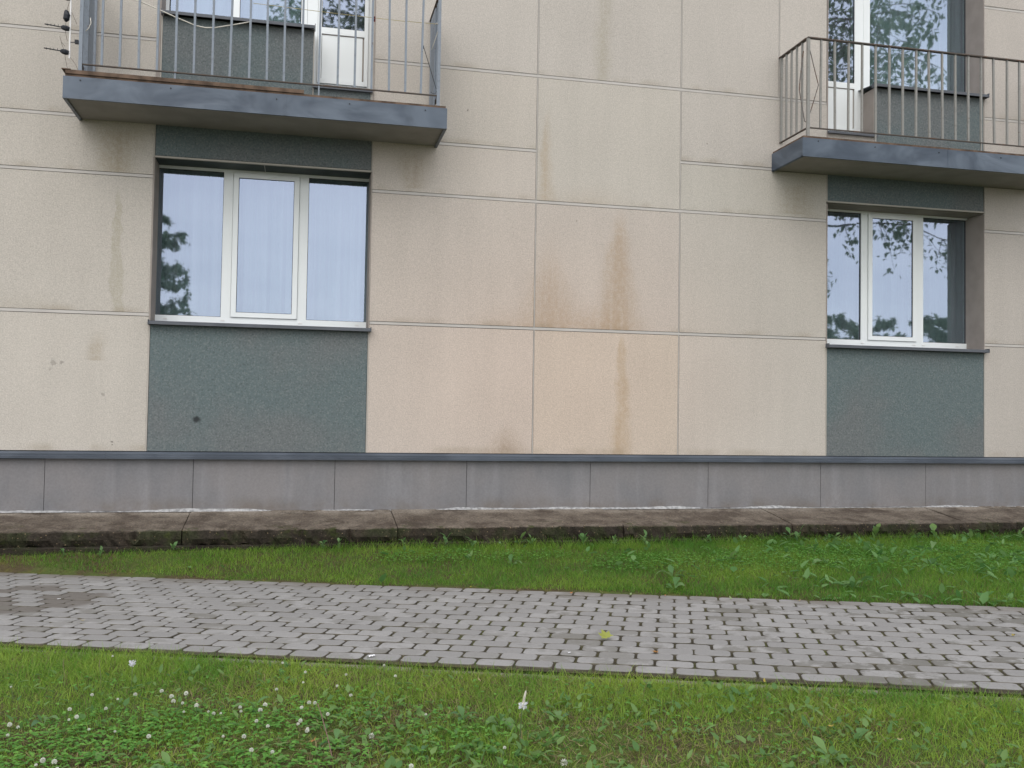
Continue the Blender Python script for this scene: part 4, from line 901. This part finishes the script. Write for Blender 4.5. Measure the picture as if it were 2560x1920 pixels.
FO = [(-.18, -1.565, 'yellow', 'small yellow leaf on the soil at the far path edge below the left window'), (.387, -1.721, 'straw', 'straw-coloured leaf at the far path edge, below the right edge of the left window'), (1.13, -2.05, 'yellow', 'yellow leaf among straw at the far path edge left of the middle'), (1.708, -2.384, 'orange', 'salmon orange leaf at the far path edge, middle of the photo'), (2.04, -2.52, 'green', 'pale green crumpled leaf at the far path edge right of the salmon leaf'), (2.236, -2.60, 'orange', 'bright orange leaf at the far path edge right of the pale green leaf'), (2.593, -2.756, 'green', 'pale square-looking leaf at the far path edge below the upright dock'), (2.963, -2.92, 'straw', 'beige leaf at the far path edge below the right window'), (.769, -4.199, 'cream', 'cream yellow curled leaf in the front lawn below the kerb'), (.354, -4.197, 'cream', 'pale narrow leaf on bare soil in the front lawn'), (.954, -5.056, 'cream', 'pale cream leaf on bare soil at the bottom of the lawn'), (.086, -4.819, 'orange', 'orange leaf beside the dry stalk at the bottom'), (1.939, -4.46, 'yellow', 'yellow leaf at the kerb, right part of the path'), (3.566, -3.967, 'yellow', 'small yellow leaf on the pavers at the far right'), (-1.087, -2.647, 'straw', 'thin straw-coloured leaf on the pavers at the left'), (1.551, -4.685, 'straw', 'straw-coloured narrow leaf in the right part of the front lawn'), (2.045, -5.234, 'cream', 'pale narrow leaf at the bottom right of the lawn'), (1.897, -5.051, 'yellow', 'yellowish leaf in the right part of the front lawn')]
LC = dict(yellow=(.34, .27, .06), straw=(.30, .25, .13), orange=(.40, .18, .07), green=(.24, .30, .14), cream=(.36, .30, .16))
for x, y, c, lab in FO:
    s = rng.uniform(.010, .016); link('fallen_leaf', flat_leaf(oval(s, rng.uniform(.3, .5)), LC[c], .7), loc=(x, y, pz(x, y)), rot=(rng.gauss(0, .3), rng.gauss(0, .3), rng.uniform(0, 6)), label=lab, cat='leaf', group='fallen leaves')
PAPER = plain('white_scrap', (.8, .8, .82), .6, .05)
for x, y, s, lab in ((.366, -3.713, .018, 'crumpled white scrap on the front row of pavers left of the middle'), (1.272, -3.833, .009, 'tiny white scrap on the pavers left of the maple leaf'), (-1.352, -1.967, .010, 'tiny white scrap on the pavers at the left')):
    mb = MB(); v = []
    for j in range(3):
        for i in range(6): v.append(((i/5-.5)*2*s, (j/2-.5)*s*.9, .002+.3*s*abs(math.sin(i*1.7+j))))
    mb.add(v, [(j*6+i, j*6+i+1, j*6+i+7, j*6+i+6) for j in range(2) for i in range(5)]); o = mb.obj('paper_scrap', [PAPER]); o.location = (x, y, pz(x, y)); o.rotation_euler.z = .5; tag(o, lab, 'litter')

# ================================================================ TREES that the windows mirror (behind the photographer)
BARK = plain('bark', (.09, .075, .06), .9, .3, 8)
TREELEAF = leafmat('tree_leaf', trans=.3)
def tree(x, y, trunk_h, trunk_r, limbs, label, leaf, droop, seed, per=46, lr=.18, c0=(.10, .16, .085), c1=(.20, .27, .14)):
    r_ = random.Random(seed); z = float(ground_z(np.array(x), np.array(y))); root = empty('broadleaf_tree', (x, y, z), label=label, cat='tree', group='trees behind the photographer')
    tb = MB(); tb.tube([(0, 0, -.2), (.05, 0, trunk_h*.4), (0, .08, trunk_h*.75), (.05, .05, trunk_h)], [trunk_r*1.25, trunk_r, trunk_r*.8, trunk_r*.6], 10); L_ = []
    for (ax_, az, h0, ln, up) in limbs:
        d = Vector((math.cos(ax_), math.sin(ax_), up)).normalized(); p = Vector((0, 0, h0)); pts = [p.copy()]; rad = [trunk_r*lr]; n = 7
        for k in range(n):
            d = (d+Vector((r_.gauss(0, .12), r_.gauss(0, .12), r_.gauss(0, .08)-droop*.05*k))).normalized(); p = p+d*ln/n; pts.append(p.copy()); rad.append(trunk_r*lr*(1-(k+1)/(n+1)))
            if k >= 1:
                for t_ in range(r_.randint(2, 3)):
                    e = (d*.4+Vector((r_.gauss(0, 1), r_.gauss(0, 1), r_.gauss(.1, .6)-droop*.5))).normalized(); q = p.copy(); tp = [q.copy()]; tl = r_.uniform(.5, 1.1)*ln*.22
                    for s in range(4):
                        e = (e+Vector((0, 0, -droop*.28))+Vector((r_.gauss(0, .15), r_.gauss(0, .15), 0))).normalized(); q = q+e*tl/4; tp.append(q.copy())
                        for _ in range(max(1, per//8)): L_.append((q.x+r_.gauss(0, tl*.13), q.y+r_.gauss(0, tl*.13), q.z+r_.gauss(0, tl*.10)))
                    tb.tube(tp, [.012, .009, .007, .005, .003], 5)
        tb.tube(pts, rad, 6)
    tb.obj('trunk', [BARK], root, smooth=True, fix=False); a = np.array(L_); n = len(a); rg = np.random.default_rng(seed); ln = leaf*rg.uniform(.6, 1.2, n)
    link('crown', np_mesh('crown', *ellipse_leaves(a[:, 0], a[:, 1], a[:, 2], rg.uniform(0, 6.28, n), rg.normal(-.3-.5*min(1, droop), .5, n), ln, ln*.62, mixc(c0, c1, rg.random(n)), .15), TREELEAF), root)
    return root
def ring_limbs(seed, n, h0, h1, l0, l1, u0, u1):
    r_ = random.Random(seed); return [(i*2.39996+r_.uniform(-.3, .3), 0, h0+(h1-h0)*i/(n-1), l0+(l1-l0)*(i/(n-1))+r_.uniform(-.3, .3), r_.uniform(u0, u1)) for i in range(n)]
tree(-5.15, -25.0, 7.6, .16, ring_limbs(3, 44, 1.8, 7.5, 2.3, 1.1, .0, .4), 'small dense young tree mirrored at the left edge of the left window', .17, .15, 5, 48)
tree(11.8, -13.5, 12.0, .30, ring_limbs(9, 40, 5.9, 11.8, 5.8, 3.8, -.1, .5), 'big drooping tree behind the photographer, mirrored in the right-hand windows', .16, .8, 8, 40, .12)
tree(3.0, -20.5, 15.5, .26, ring_limbs(21, 40, 9.5, 15.3, 4.3, 3.4, .0, .4), 'tall slim tree mirrored in the upper left balcony door', .19, .3, 12, 40)
for i, (x, y) in enumerate(((26, -38), (31, -40), (36, -38), (42, -42))):
    tree(x, y, 6.6, .18, ring_limbs(40+i, 26, 1.6, 6.3, 3.4, 2.0, .1, .5), ['low bushy tree far off, nearest to the big drooping tree', 'second of the low bushy trees far off', 'third of the low bushy trees far off', 'low bushy tree farthest to the side'][i], .34, .1, 60+i, 46)
